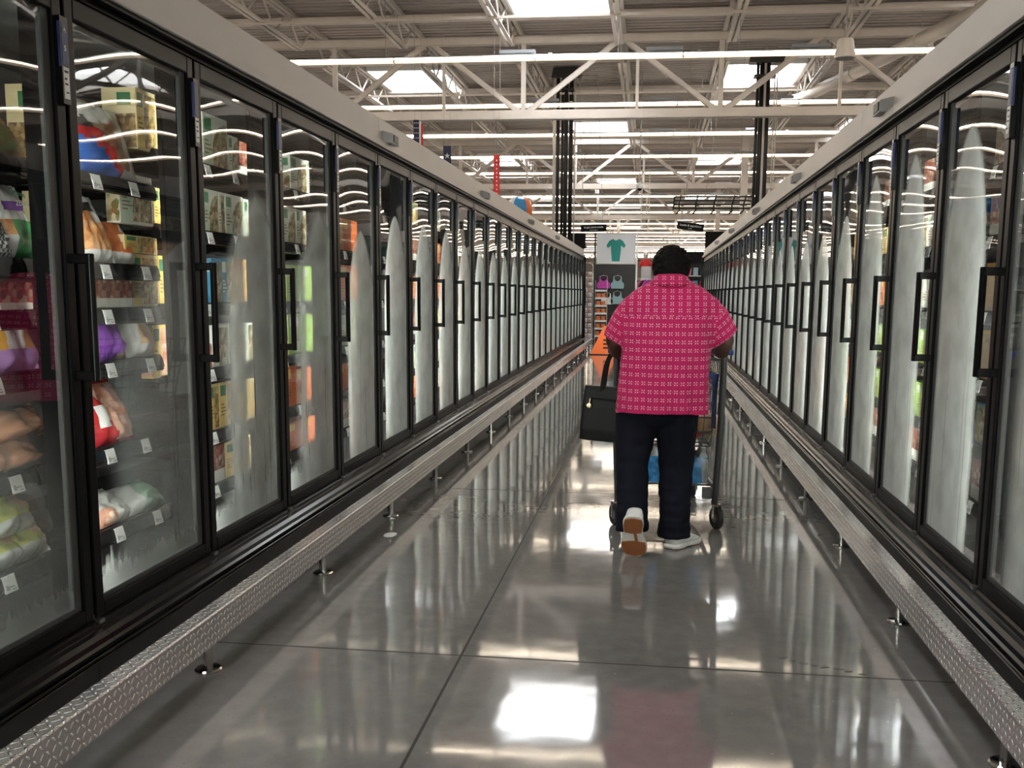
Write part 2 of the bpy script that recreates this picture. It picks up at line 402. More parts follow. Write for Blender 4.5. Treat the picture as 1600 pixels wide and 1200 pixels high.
# ------------------------------------------------------------------ freezer cases
def glass_mat(name, top, uc, wd, edge, amount, shoulder=.35, drip=.4, tint=.8, low=0.):
    """clear pane whose middle carries frost with a rounded top (u along the door, v up)"""
    m, nt, b = new_mat(name); nt.nodes.remove(b)
    out = nt.nodes['Material Output']
    uv = nn(nt, 'ShaderNodeUVMap'); uv.uv_map = 'pane'
    sp = nn(nt, 'ShaderNodeSeparateXYZ'); nt.links.new(uv.outputs[0], sp.inputs[0]); u, v = sp.outputs[0], sp.outputs[1]
    k = math_n(nt, 'DIVIDE', math_n(nt, 'MAXIMUM', math_n(nt, 'SUBTRACT', v, top-shoulder), 0.), shoulder)
    wv = math_n(nt, 'MULTIPLY', math_n(nt, 'SQRT', math_n(nt, 'MAXIMUM', math_n(nt, 'SUBTRACT', 1., math_n(nt, 'POWER', k, 1.7)), 0.)), wd)
    d = math_n(nt, 'SUBTRACT', wv, math_n(nt, 'ABSOLUTE', math_n(nt, 'SUBTRACT', u, uc)))
    cmb = nn(nt, 'ShaderNodeCombineXYZ'); nt.links.new(math_n(nt, 'MULTIPLY', u, 38.), cmb.inputs[0]); nt.links.new(math_n(nt, 'MULTIPLY', v, 1.3), cmb.inputs[1])
    oi = nn(nt, 'ShaderNodeObjectInfo'); nt.links.new(math_n(nt, 'MULTIPLY', oi.outputs['Random'], 40.), cmb.inputs[2])
    nz = nn(nt, 'ShaderNodeTexNoise'); nz.inputs['Scale'].default_value = 1.; nz.inputs['Detail'].default_value = 2; nt.links.new(cmb.outputs[0], nz.inputs['Vector'])
    tc = nn(nt, 'ShaderNodeTexCoord'); n2 = nn(nt, 'ShaderNodeTexNoise'); n2.inputs['Scale'].default_value = 7; n2.inputs['Detail'].default_value = 6
    nt.links.new(tc.outputs['Object'], n2.inputs['Vector'])
    msk = sstep(nt, d, 0., edge)
    body = math_n(nt, 'MULTIPLY_ADD', sstep(nt, n2.outputs['Fac'], .3, .7), .22, .78)
    # drops that ran down leave clear tracks in the lower half
    tr = math_n(nt, 'MULTIPLY', sstep(nt, nz.outputs['Fac'], .60, .70), sstep(nt, v, .5, .25))
    dr = math_n(nt, 'SUBTRACT', 1., math_n(nt, 'MULTIPLY', tr, drip))
    f = math_n(nt, 'MULTIPLY', math_n(nt, 'MULTIPLY', msk, body), math_n(nt, 'MULTIPLY', dr, amount), clamp=True)
    if low:   # beads of ice along the bottom edge
        f = math_n(nt, 'MAXIMUM', f, math_n(nt, 'MULTIPLY', sstep(nt, math_n(nt, 'MULTIPLY_ADD', nz.outputs['Fac'], -.09, v), .03, .0), low))
    lw = nn(nt, 'ShaderNodeLayerWeight'); lw.inputs['Blend'].default_value = .5
    fr = math_n(nt, 'MULTIPLY_ADD', math_n(nt, 'POWER', lw.outputs['Facing'], 4.6), .9, .075, clamp=True)
    tp = nn(nt, 'ShaderNodeBsdfTransparent'); tp.inputs[0].default_value = (tint, tint*1.01, tint*.99, 1)
    gl = nn(nt, 'ShaderNodeBsdfGlossy'); gl.inputs['Roughness'].default_value = .015; gl.inputs[0].default_value = (.95, .95, .95, 1)
    clear = nn(nt, 'ShaderNodeMixShader'); nt.links.new(fr, clear.inputs[0]); nt.links.new(tp.outputs[0], clear.inputs[1]); nt.links.new(gl.outputs[0], clear.inputs[2])
    df = nn(nt, 'ShaderNodeBsdfDiffuse'); df.inputs[0].default_value = (.80, .83, .79, 1)
    tl = nn(nt, 'ShaderNodeBsdfTranslucent'); tl.inputs[0].default_value = (.86, .89, .86, 1)
    fog = nn(nt, 'ShaderNodeMixShader'); fog.inputs[0].default_value = .55
    nt.links.new(df.outputs[0], fog.inputs[1]); nt.links.new(tl.outputs[0], fog.inputs[2])
    fin = nn(nt, 'ShaderNodeMixShader'); nt.links.new(f, fin.inputs[0]); nt.links.new(clear.outputs[0], fin.inputs[1]); nt.links.new(fog.outputs[0], fin.inputs[2])
    nt.links.new(fin.outputs[0], out.inputs[0])
    return m
G = {
 'a': glass_mat('glass_misted_low', .46, .45, .75, .5, .24, low=.25),
 'b': glass_mat('glass_misted_half', .66, .74, .62, .34, .24, drip=.75, low=.25),
 'c': glass_mat('glass_frosted_thin', .80, .74, .58, .24, .42, drip=.6, low=.3),
 'd': glass_mat('glass_frosted_mid', .76, .62, .44, .10, .70, drip=.5),
 'e': glass_mat('glass_frosted', .84, .58, .43, .06, .92, drip=.2),
 'f': glass_mat('glass_frosted_tall', .80, .56, .44, .05, .93, .28, drip=.15),
 'g': glass_mat('glass_frosted_round', .93, .60, .40, .10, .86, .34, drip=.3),
 'h': glass_mat('glass_frosted_side', .93, .40, .50, .22, .86, .3, drip=.6),
}
ST = .05                                  # stile of a door
def pane_mesh(key, flip):
    y0, y1, z0, z1 = ST, PD-ST, ZB+.042, ZT-.055
    nu, nv = 14, 22; vs = []; fs = []
    for j in range(nv+1):
        for i in range(nu+1):
            a, b = i/nu, j/nv
            bow = -.0034*(1-(2*a-1)**2)*(1-(2*b-1)**4)-.0007*sin(b*31+a*2)*(1-(2*b-1)**2)
            vs.append((-.016+bow, y0+(y1-y0)*a, z0+(z1-z0)*b))
    for j in range(nv):
        for i in range(nu): q = j*(nu+1)+i; fs.append((q, q+1, q+nu+2, q+nu+1))
    me = bpy.data.meshes.new('glass_pane'); me.from_pydata([(p[0]*flip, p[1], p[2]) for p in vs], [], [f if flip > 0 else f[::-1] for f in fs])
    uv = me.uv_layers.new(name='pane')
    for lp in me.loops:
        p = vs[lp.vertex_index]; uv.data[lp.index].uv = ((p[1]-y0)/(y1-y0), (p[2]-z0)/(z1-z0))
    me.materials.append(G[key]); me.polygons.foreach_set('use_smooth', [True]*len(me.polygons))
    return me
sticker_blue = P('blue_label', (.012, .026, .13), .4)
SH_A = (1.655, 1.365, 1.215, 1.035, .745, .465)
SH_B = (1.79, 1.52, 1.225, .955, .69, .46)
def case_kit(s):
    """meshes of one side; s=+1: aisle on +x of the doors (left run), s=-1: right run"""
    k = {}
    g = .007
    d = MB()
    d.box(-.04, 0, g, ST, ZB, ZT).box(-.04, 0, PD-ST, PD-g, ZB, ZT).box(-.04, 0, ST, PD-ST, ZB, ZB+.045).box(-.04, 0, ST, PD-ST, ZT-.058, ZT)
    k['door'] = d.mesh('door', black, flip=s)
    sp = MB().box(-.03, -.012, ST, ST+.012, ZB+.045, ZT-.058).box(-.03, -.012, PD-ST-.03, PD-ST, ZB+.045, ZT-.058)
    sp.box(-.03, -.012, ST, PD-ST, ZB+.045, ZB+.06).box(-.03, -.02, ST, PD-ST, ZT-.075, ZT-.058)
    k['spacer'] = sp.mesh('pane_spacer', P('grey_spacer', (.055, .055, .053), .5), flip=s)
    h = MB(); yc = PD-.03
    h.prism([(.052, yc-.011), (.068, yc-.013), (.074, yc), (.068, yc+.013), (.052, yc+.011)], 1.025, 1.39, 'z')
    for z in (1.04, 1.375): h.box(-.002, .07, yc-.012, yc+.012, z-.014, z+.014)
    k['handle'] = h.mesh('handle', blackg, flip=s)
    hl = MB().box(-.002, .02, PD-.046, PD-.010, 1.80, 2.035)
    k['hinge'] = hl.mesh('hinge_cover', blackg, flip=s)
    lb = MB().box(.019, .0208, PD-.040, PD-.016, 1.905, 2.02).box(.012, .0195, PD-.0472, PD-.0455, 1.9, 2.02)
    k['label'] = lb.mesh('blue_label', sticker_blue, flip=s)
    lw_ = MB().box(.019, .0208, PD-.040, PD-.016, 1.815, 1.90)
    lw_.box(.0205, .0212, PD-.037, PD-.019, 1.885, 1.891, 1).box(.0205, .0212, PD-.037, PD-.026, 1.866, 1.871, 1).box(.0205, .0212, PD-.037, PD-.022, 1.852, 1.857, 1).box(.0205, .0212, PD-.032, PD-.019, 1.830, 1.834, 1)
    k['labelw'] = lw_.mesh('price_label', [paper, inkm], flip=s)
    gs = MB().box(-.05, -.008, .002, .022, ZB, ZB+.012)
    gs.box(-.012, .012, .002, .028, ZB-.014, ZB-.002)
    k['clip'] = gs.mesh('hinge_clip', steel, flip=s)
    mu = MB().box(-.128, -.042, -.018, .018, ZB-.02, ZT+.03).box(-.055, -.042, -.04, .04, ZB-.02, ZT+.03).box(-.135, -.118, -.026, .026, ZB-.02, ZT+.03)
    k['mullion'] = mu.mesh('mullion', black, flip=s)
    mu = MB().box(-.128, -.042, .001, .022, ZB-.02, ZT+.03).box(-.055, -.042, .001, .045, ZB-.02, ZT+.03).box(-.135, -.118, .001, .045, ZB-.02, ZT+.03)
    k['mullion0'] = mu.mesh('mullion', black, flip=s)
    k['light'] = MB().box(-.126, -.066, .0185, .0235, .36, 2.02).mesh('light_strip', led_m, flip=s)
    k['light0'] = MB().box(-.126, -.066, .0225, .0275, .36, 2.02).mesh('light_strip', led_m, flip=s)
    for nm, zs in (('A', SH_A), ('B', SH_B)):
        for z in zs:
            sh = MB().box(-.80, -.19, .006, PD-.006, z-.028, z-.012)
            for q in range(4): sh.box(-.80, -.19, .02+q*.24, .032+q*.24, z-.04, z-.028)
            sh.prism([(-.19, z-.04), (-.165, z-.045), (-.158, z-.04), (-.168, z+.012), (-.176, z+.014), (-.19, z-.012)], .006, PD-.006)
            sh.prism([(-.159, z-.032), (-.155, z-.030), (-.163, z+.004), (-.167, z+.002)], .006, PD-.006)
            k['shelf%s%.3f' % (nm, z)] = sh.mesh('shelf', blackg, flip=s)
            tg = MB().prism([(-.154, z-.042), (-.151, z-.042), (-.156, z-.02), (-.163, z+.006), (-.166, z+.006), (-.158, z-.02)], -.027, .027)
            for y0_, y1_, f in ((-.022, -.006, .2), (-.022, .002, .32), (.004, .022, .12), (-.022, -.012, .44), (.004, .014, .30)): tg.prism([(-.1540+(-.0026)*f*2, z-.042+.022*f*2), (-.1508+(-.0026)*f*2, z-.042+.022*f*2), (-.1508+(-.0026)*f*2-.0006, z-.042+.022*f*2+.0035), (-.154+(-.0026)*f*2-.0006, z-.042+.022*f*2+.0035)], y0_, y1_, mi=1)
            k['tag%s%.3f' % (nm, z)] = tg.mesh('price_tag', [paper, P('grey_ink', (.35, .35, .36), .6)], flip=s)
    return k
def frame_meshes(s, n):
    L = n*PD; k = {}
    c = MB()
    c.box(-.98, -.86, 0.001, L-.001, .14, 2.30).box(-.86, -.05, 0.001, L-.001, .14, .275).box(-.86, -.05, 0.001, L-.001, 2.135, 2.30)
    k['cabinet'] = c.mesh('cabinet', liner, flip=s)
    hd = MB()
    hd.prism([(-.06, 2.142), (-.03, 2.142), (.045, 2.142), (.045, 2.178), (.012, 2.186), (.008, 2.318), (-.03, 2.322), (-.06, 2.322)], .002, L-.002)
    k['header_panel'] = hd.mesh('header_panel', grey_head, flip=s)
    fr = MB().box(-.06, -.002, 0.001, L-.001, ZT+.004, 2.142).box(-.004, .03, 0.001, L-.001, 2.128, 2.141)
    k['top_rail'] = fr.mesh('top_rail', black, flip=s)
    k['bottom_rail'] = MB().box(-.06, -.005, 0.001, L-.001, .255, ZB-.004).mesh('bottom_rail', black, flip=s)
    sl = MB().prism([(-.06, .186), (.02, .186), (.054, .190), (.060, .196), (.054, .201), (.062, .206), (.064, .214), (.055, .219), (.063, .224), (.062, .234), (.052, .240),
                     (.046, .253), (.030, .262), (.010, .268), (.008, .280), (-.004, .286), (-.06, .286)], .001, L-.001)
    k['sill_bumper'] = sl.mesh('sill_bumper', blackg, flip=s)
    kp = MB().box(-.06, .002, .0015, L-.0015, 0.0, .186)
    k['kick_plate'] = kp.mesh('kick_plate', kickm, flip=s)
    return k
def sensor_box(s):
    b = MB().prism([(.010, 2.180), (.075, 2.180), (.075, 2.236), (.010, 2.252)], 0, .15).mesh('sensor_box', P('sensor_grey', (.30, .29, .285), .4), flip=s)
    l = MB().prism([(.0745, .012), (.0795, .018), (.0795, .115), (.0745, .122)], 2.188, 2.230, 'z').mesh('sensor_lens', black, flip=s)
    return b, l
KIT = {1: case_kit(1), -1: case_kit(-1)}
PANE = {}
SENS = {1: sensor_box(1), -1: sensor_box(-1)}
FR = {}
def make_case(s, i0, n, keys, label, sensor, full):
    x0 = XL if s > 0 else XR; y0 = (yl if s > 0 else yr)(i0)
    t = thing('freezer_case', label, 'freezer', (x0, y0, 0), 'freezer cases along the aisle')
    if (s, n) not in FR: FR[(s, n)] = frame_meshes(s, n)
    for nm, me in FR[(s, n)].items(): put(nm, me, t)
    K = KIT[s]
    for j in range(n+1):
        if j == n: continue
        put('mullion', K['mullion' if j else 'mullion0'], t, (0, j*PD, 0)); put('light_strip', K['light' if j else 'light0'], t, (0, j*PD, 0))
    for j in range(n):
        i = i0+j; y = j*PD
        dr = put('door', K['door'], t, (0, y, 0), bevel=.004 if i < 9 else 0)
        kk = keys(i)
        if (s, kk) not in PANE: PANE[(s, kk)] = pane_mesh(kk, s)
        put('glass_pane', PANE[(s, kk)], dr); put('handle', K['handle'], dr, bevel=.003 if i < 9 else 0)
        put('hinge_cover', K['hinge'], dr)
        if i < 14: lbo = put('blue_label', K['label'], dr)
        if i < 0 and s > 0:
            put('lettering', text_mesh('A', .02, paper), dr, (.0212, PD-.028, 2.0), (R(90), 0, R(90))); put('lettering', text_mesh('5', .02, paper), dr, (.0212, PD-.028, 1.95), (R(90), 0, R(90)))
        if i < 14: put('price_label', K['labelw'], dr); put('pane_spacer', K['spacer'], dr)
        if i < 10: put('hinge_clip', K['clip'], t, (0, y, 0))
        A = 'A' if (s > 0 and i <= 0) else 'B'
        for z in (SH_A if A == 'A' else SH_B):
            sh = put('shelf', K['shelf%s%.3f' % (A, z)], t, (0, y, 0))
            if full(i):
                for q in ((.39, .62) if (int(z*1000)+i) % 3 else (.12, .42, .68)): put('price_tag', K['tag%s%.3f' % (A, z)], sh, (0, q, 0))
    for sy in sensor:
        sb = put('sensor_box', SENS[s][0], t, (0, sy-y0, 0)); put('sensor_lens', SENS[s][1], sb)
    return t
def keyL(i): return 'a' if i < 0 else {0: 'b', 1: 'c', 2: 'c', 3: 'd', 4: 'e', 5: 'e', 6: 'e'}.get(i, 'f')
def keyR(i): return 'h' if i < 0 else {0: 'g', 1: 'g', 2: 'g', 3: 'e', 4: 'f'}.get(i, 'f')
cl = ['behind the camera', 'nearest, clear panes full of food', 'second from the camera', 'third from the camera', 'fourth from the camera', 'fifth from the camera', 'farthest one, by the orange cone']
sl_ = {0: [2.25], 4: [5.82], 8: [9.2], 12: [12.68], 17: [16.2], 22: []}
CASES = []
for q, (i0, n) in enumerate(((-4, 4), (0, 4), (4, 4), (8, 4), (12, 5), (17, 5), (22, 4))):
    CASES.append((1, make_case(1, i0, n, keyL, 'black glass-doored freezer case in the left row, '+cl[q], sl_.get(i0, []) if i0 else [2.66], lambda i: i < 5)))
cr = ['behind the camera', 'nearest the camera', 'second from the camera', 'third from the camera', 'fourth from the camera', 'fifth from the camera', 'farthest one']
sr_ = {-1: [5.0], 3: [7.95], 7: [11.0], 11: [14.4], 15: [17.6], 20: []}
for q, (i0, n) in enumerate(((-5, 4), (-1, 4), (3, 4), (7, 4), (11, 4), (15, 5), (20, 5))):
    CASES.append((-1, make_case(-1, i0, n, keyR, 'black glass-doored freezer case in the right row, '+cr[q], sr_.get(i0, []), lambda i: i < 3)))
# black end panels that close each row
for s, k, dy in ((1, 6, 4*PD), (-1, 13, 5*PD), (1, 0, -.058), (-1, 7, -.058)):
    e = MB().box(-.99, .05, .001, .057, .0, 2.14).box(.0, .058, -.002 if dy > 0 else .001, .057, .19, 2.14)
    e.build('end_panel', black, CASES[k][1], (0, dy, 0), flip=s)

# ------------------------------------------------------------------ tread plate bumper rails on posts
def tread_mat():
    m, nt, b = new_mat('tread_plate')
    uv = nn(nt, 'ShaderNodeUVMap'); uv.uv_map = 'plate'
    sp = nn(nt, 'ShaderNodeSeparateXYZ'); nt.links.new(uv.outputs[0], sp.inputs[0])
    C = .0245
    pu = math_n(nt, 'DIVIDE', sp.outputs[0], C); pv = math_n(nt, 'DIVIDE', sp.outputs[1], C)
    fu, fv = math_n(nt, 'FLOOR', pu), math_n(nt, 'FLOOR', pv)
    par = math_n(nt, 'MODULO', math_n(nt, 'ADD', fu, math_n(nt, 'ADD', fv, 400.)), 2.)
    lu = math_n(nt, 'SUBTRACT', math_n(nt, 'SUBTRACT', pu, fu), .5); lv = math_n(nt, 'SUBTRACT', math_n(nt, 'SUBTRACT', pv, fv), .5)
    sg = math_n(nt, 'MULTIPLY_ADD', par, 2., -1.)
    lu2 = math_n(nt, 'MULTIPLY', lu, sg)
    a = math_n(nt, 'DIVIDE', math_n(nt, 'ADD', lu2, lv), .70); bb = math_n(nt, 'DIVIDE', math_n(nt, 'SUBTRACT', lu2, lv), .26)
    r = math_n(nt, 'ADD', math_n(nt, 'POWER', math_n(nt, 'ABSOLUTE', a), 2.), math_n(nt, 'POWER', math_n(nt, 'ABSOLUTE', bb), 2.))
    hgt = sstep(nt, r, 1., .1)
    bp = nn(nt, 'ShaderNodeBump'); bp.inputs['Strength'].default_value = 1.; bp.inputs['Distance'].default_value = .0042
    nt.links.new(hgt, bp.inputs['Height']); nt.links.new(bp.outputs[0], b.inputs['Normal'])
    b.inputs['Metallic'].default_value = .8; b.inputs['Roughness'].default_value = .27
    nt.links.new(mixc(nt, hgt, (.62, .60, .595), (.95, .94, .93)), b.inputs['Base Color'])
    return m
tread = tread_mat()
def rail_mesh(L, s):
    # x from front face 0 back to -.062; z from .118 to .226
    prof = [(-.004, .118), (.0, .121), (.0, .221), (-.004, .226), (-.058, .226), (-.062, .222), (-.062, .16)]
    ln = [0]
    for a, c in zip(prof[:-1], prof[1:]): ln.append(ln[-1]+math.hypot(c[0]-a[0], c[1]-a[1]))
    inner = [(x*.9-.004, z-.0035 if z > .13 else z+.002) for x, z in prof]
    n = len(prof); vs = []; fs = []
    for y in (.001, L-.001):
        vs += [(x*s, y, z) for x, z in prof]+[(x*s, y, z) for x, z in inner[::-1]]
    m2 = 2*n
    for i in range(m2): fs.append((i, (i+1) % m2, m2+(i+1) % m2, m2+i))
    me = bpy.data.meshes.new('rail'); me.from_pydata(vs, [], fs)
    uv = me.uv_layers.new(name='plate')
    for lp in me.loops:
        vi = lp.vertex_index; y = vs[vi][1]; k = vi % m2; k = k if k < n else m2-1-k
        uv.data[lp.index].uv = (y+5, ln[k])
    me.materials.append(tread)
    bm = bmesh.new(); bm.from_mesh(me); bmesh.ops.recalc_face_normals(bm, faces=bm.faces); bm.to_mesh(me); bm.free()
    return me
leg_me = MB().cyl((0, 0, .004), (0, 0, .18), .0165, n=14).lathe([(.046, 0), (.046, .006), (.040, .011), (.018, .013)], n=24).mesh('leg', chrome, smooth=False)
for s, xf, y1, yend in ((1, -1.422, 2.982, yl(26)+.15), (-1, .948, 3.835, yr(25)+.15)):
    step = 1.157 if s > 0 else 1.18
    RL = 3*step; y = y1-.58-(1 if s > 0 else 2)*RL; k = 0
    rm = rail_mesh(RL, s)
    while y < yend:
        L = min(RL, yend-y)
        side = 'left' if s > 0 else 'right'
        where = 'the ceiling lamps' 
        t = thing('bumper_rail', 'tread plate bumper rail on chrome posts along the %s freezers, %s length from the camera' % (side, ordinal(k)), 'rail', (xf, y, 0), 'bumper rails along the freezers')
        put('rail', rm if L == RL else rail_mesh(L, s), t)
        for q in range(3):
            if .58+q*step < L: put('leg', leg_me, t, (-.058*s, .58+q*step, 0))
        y += RL; k += 1
# ------------------------------------------------------------------ frozen food behind the doors
cream = P('cream_carton', (.72, .60, .34), .45); yellowc = P('yellow_carton', (.78, .55, .14), .45)
offw = P('white_carton', (.72, .73, .66), .45); palegreen = P('pale_green_carton', (.55, .64, .50), .45)
greenp = P('dark_green_badge', (.05, .20, .09), .4); lime = P('lime_carton', (.34, .52, .10), .4)
orangec = P('orange_carton', (.72, .17, .05), .4); bluec = P('blue_carton', (.03, .22, .38), .35)
amber = P('amber_panel', (.85, .45, .06), .4); textm = P('brown_print', (.25, .17, .08), .6); redc = P('red_film', (.42, .02, .025), .25, var=.25, vs=16)
f_pasta = food('pasta_picture', [(.62, .40, .11), (.18, .10, .03), (.72, .56, .26), (.40, .24, .06), (.10, .12, .03)], 70)
f_brown = food('stew_picture', [(.20, .11, .05), (.42, .26, .11), (.10, .06, .03), (.55, .40, .20)], 65)
f_plate = food('plate_picture', [(.40, .33, .18), (.12, .14, .04), (.62, .52, .36), (.30, .13, .04), (.08, .10, .03)], 55)
f_red = food('saucy_picture', [(.20, .03, .02), (.42, .10, .05), (.09, .02, .015), (.60, .42, .30), (.30, .05, .03)], 55)
f_chick = food('breaded_picture', [(.72, .28, .08), (.80, .45, .20), (.60, .18, .04), (.85, .62, .40)], 45)
f_veg = food('vegetable_picture', [(.10, .22, .05), (.55, .22, .05), (.16, .30, .08), (.30, .12, .04)], 26)
f_shrimp = food('shrimp_picture', [(.62, .25, .15), (.75, .48, .36), (.50, .15, .08), (.80, .62, .50)], 40)
f_meat = food('meatball_picture', [(.30, .12, .06), (.18, .07, .04), (.45, .22, .12), (.25, .22, .08)], 24)
f_nug = food('nugget_picture', [(.60, .34, .12), (.72, .47, .22), (.50, .26, .09)], 30)
blk = P('black_print', (.02, .02, .02), .5)
KINDS = {   # body, badge, left panel, front picture, side top, side picture
 'pasta': (cream, greenp, yellowc, f_pasta, cream, f_brown), 'steam': (offw, greenp, palegreen, f_plate, palegreen, f_plate),
 'rice': (yellowc, greenp, yellowc, f_shrimp, yellowc, f_shrimp), 'saucy': (offw, None, None, f_red, None, f_red),
 'blue': (bluec, offw, bluec, f_plate, bluec, None), 'lime': (lime, offw, lime, None, lime, f_pasta),
 'orange': (orangec, yellowc, orangec, None, orangec, f_chick), 'white': (offw, palegreen, offw, f_plate, offw, f_red), 'amber': (amber, redc, amber, f_nug, yellowc, f_nug)}
CM = {}
def carton(kind, x, y, z, w_, h, d, label, group, s=1):
    """carton with its printed front towards the aisle; x is the front, y the near edge"""
    key = (kind, round(w_, 3), round(h, 3), round(d, 3), s)
    if key not in CM:
        b, badge, lp, fp, st, sf = KINDS[kind]; e = .0007; out = []
        out.append(('box', MB().box(-d, 0, 0, w_, 0, h).mesh('box', b, flip=s)))
        if kind == 'saucy':
            out.append(('food_picture', MB().box(-d*.98, e, -e, w_*1.0+e, h*.34, h+e).mesh('food_picture', fp, flip=s)))
        else:
            if lp and lp is not b: out.append(('name_panel', MB().box(0, e, .004, w_*.36, .004, h-.004).mesh('name_panel', lp, flip=s)))
            if fp:
                if kind == 'steam':     # round plate cut by the carton edge
                    pr = [(w_*.38, .01)]+[(w_*.97-(w_*.59)*cos(a)*1.0 if False else w_*.97-w_*.59*cos(a), h*.35+h*.55*sin(a)) for a in [i*pi/2/8 for i in range(9)]]+[(w_*.97, .01)]
                    out.append(('food_picture', MB().prism(pr, 0, e, 'x').mesh('food_picture', fp, flip=s)))
                else: out.append(('food_picture', MB().box(0, e, w_*.40, w_*.97, h*.05, h*.93).mesh('food_picture', fp, flip=s)))
            if badge: out.append(('name_badge', MB().box(0, e*2, w_*.06, w_*.33, h*.70, h*.93).box(-d*.55, -d*.15, -e*2, 0, h*.72, h*.92).mesh('name_badge', badge, flip=s)))
            tx = MB()
            for q in range(4): tx.box(0, e*2, w_*.07, w_*(.22+.07*((q*7) % 3)), h*(.50-.075*q), h*(.515-.075*q+.012))
            out.append(('printed_text', tx.mesh('printed_text', textm if kind != 'blue' else paper, flip=s)))
            if sf: out.append(('side_picture', MB().box(-d*.97, -d*.03, -e, 0, h*.03, h*.58).mesh('side_picture', sf, flip=s)))
        CM[key] = out
    t = thing('food_carton', label, 'food carton', (x, y, z), group)
    for nm, me in CM[key]: put(nm, me, t)
    return t
def bag(label, x, y, z, w_, h, t_, mats, zone, s=1, tilt=12, group='bags of frozen food', seed=0, yaw=0, top=.82, roll=0, extra=None, name='food_bag'):
    """soft pouch standing on its gusset, leaning back; zone(u,v) picks the printed area"""
    mb = MB(); nu, nv = 20, 24
    def surf(sg):
        o = len(mb.v)
        for j in range(nv+1):
            v = j/nv
            for i in range(nu+1):
                u = -1+2*i/nu
                th = max(0., 1-abs(u)**3.)*(max(0., 1-(2*v-1)**6))*(1-.55*v**2)*(.9+.35*noise.noise(Vector((u*2+seed, v*3, sg))))
                wr = .010*noise.noise(Vector((u*5+seed*3, v*6, sg*2.+seed)))*(1-abs(u)**6)+.004*noise.noise(Vector((u*13, v*15, seed)))
                ww = (1-(1-top)*v**1.5)*(1-.05*sin(v*pi))+.02*noise.noise(Vector((seed, v*4, 1)))
                xx = sg*(t_/2*th)+wr-.02*(v**2)
                yy = u*w_/2*ww
                zz = v*h*(1+.03*noise.noise(Vector((u*2, seed, 4))) if v > .8 else 1)
                mb.v.append((xx, yy, zz))
        for j in range(nv):
            for i in range(nu):
                q = o+j*(nu+1)+i; f = [q, q+1, q+nu+2, q+nu+1]
                mb.f.append(f if sg > 0 else f[::-1]); mb.m.append(zone((i+.5)/nu, (j+.5)/nv))
    surf(1); surf(-1)
    me = mb.mesh(name, mats, smooth=True, flip=s)
    o = put(name, me, None, (x, y, z), (R(roll), -R(tilt)*s, R(yaw)))
    return tag(o, label, 'bag of food', group)
whitef = P('white_film', (.76, .76, .74), .25, coat=.3); clearf = P('milky_film', (.62, .63, .60), .2, coat=.5, var=.1, vs=20)
purplef = P('purple_film', (.19, .04, .36), .22, coat=.4); bluef = P('blue_film', (.03, .13, .48), .22, coat=.4); orangef = P('orange_film', (.70, .20, .06), .3, coat=.3)
greenf = P('green_film', (.05, .30, .09), .25, coat=.4); lilacf = P('lilac_film', (.46, .28, .62), .3, coat=.3); tealf = P('pale_green_film', (.36, .56, .42), .25, coat=.4)
yelf = P('yellow_green_film', (.52, .55, .14), .25, coat=.4, var=.2, vs=15); brownf = P('brown_wrapped_meat', (.42, .20, .11), .2, coat=.6, var=.25, vs=14)
potato = P('potato_skin', (.45, .27, .11), .6, var=.2, vs=30)
XF = XL-.20
gl = 'frozen food behind the first left doors'
LF = [ # kind, y, z, w, h, d, label
 ('pasta', 3.365, 1.792, .135, .215, .13, 'tall yellow pasta carton with green badge, top shelf behind second left door'),
 ('pasta', 3.505, 1.792, .058, .19, .10, 'narrow yellow carton right of the tall pasta carton, top shelf'),
 ('steam', 3.225, 1.522, .225, .175, .05, 'white carton with bowl of pasta and yellow panel behind the orange bags'),
 ('pasta', 3.462, 1.522, .10, .145, .09, 'dim brown carton at the dark right side of the second shelf'),
 ('pasta', 3.282, 1.227, .185, .19, .05, 'upright carton behind the mist beside the four dark red ones'),
 ('rice', 3.475, 1.227, .095, .19, .09, 'yellow shrimp carton with green badge, right end of third shelf'),
 ('pasta', 3.245, 1.420, .225, .062, .19, 'carton lying flat on top of the upright ones, third shelf'),
 ('rice', 3.405, .957, .155, .20, .05, 'misted yellow carton with green badge, fourth shelf, beside the clear bag')]
for q, n in enumerate(('leftmost', 'second', 'third', 'last')): LF.append(('saucy', 3.030+q*.084, 1.217, .080, .125, .14, n+' of four dark red cartons with white bases in a row'))
for q, n in enumerate(('left', 'middle', 'right')): pass
for kd, y, z, w_, h, d, lb in LF: carton(kd, XF, y, z, w_, h, d, lb, 'cartons behind the second left door')
for q, n in enumerate(('left', 'middle', 'right')): carton('pasta', XF-.16, 3.02+q*.10, 1.66, .092, .29, .10, '%s of three beige cartons behind the bag with blue corner' % n, 'cartons behind the second left door')
carton('pasta', XF-.13, 3.03, 1.37, .09, .24, .10, 'brown carton behind the left orange bag', 'cartons behind the second left door')
carton('pasta', XF-.13, 3.13, 1.37, .09, .24, .10, 'brown carton behind the right orange bag', 'cartons behind the second left door')
carton('saucy', XF-.02, 2.60, 1.217, .07, .09, .14, 'left of two small dark cartons above the squash bag', 'cartons behind the first left door')
carton('saucy', XF-.02, 2.675, 1.217, .07, .09, .14, 'right of two small dark cartons above the squash bag', 'cartons behind the first left door')
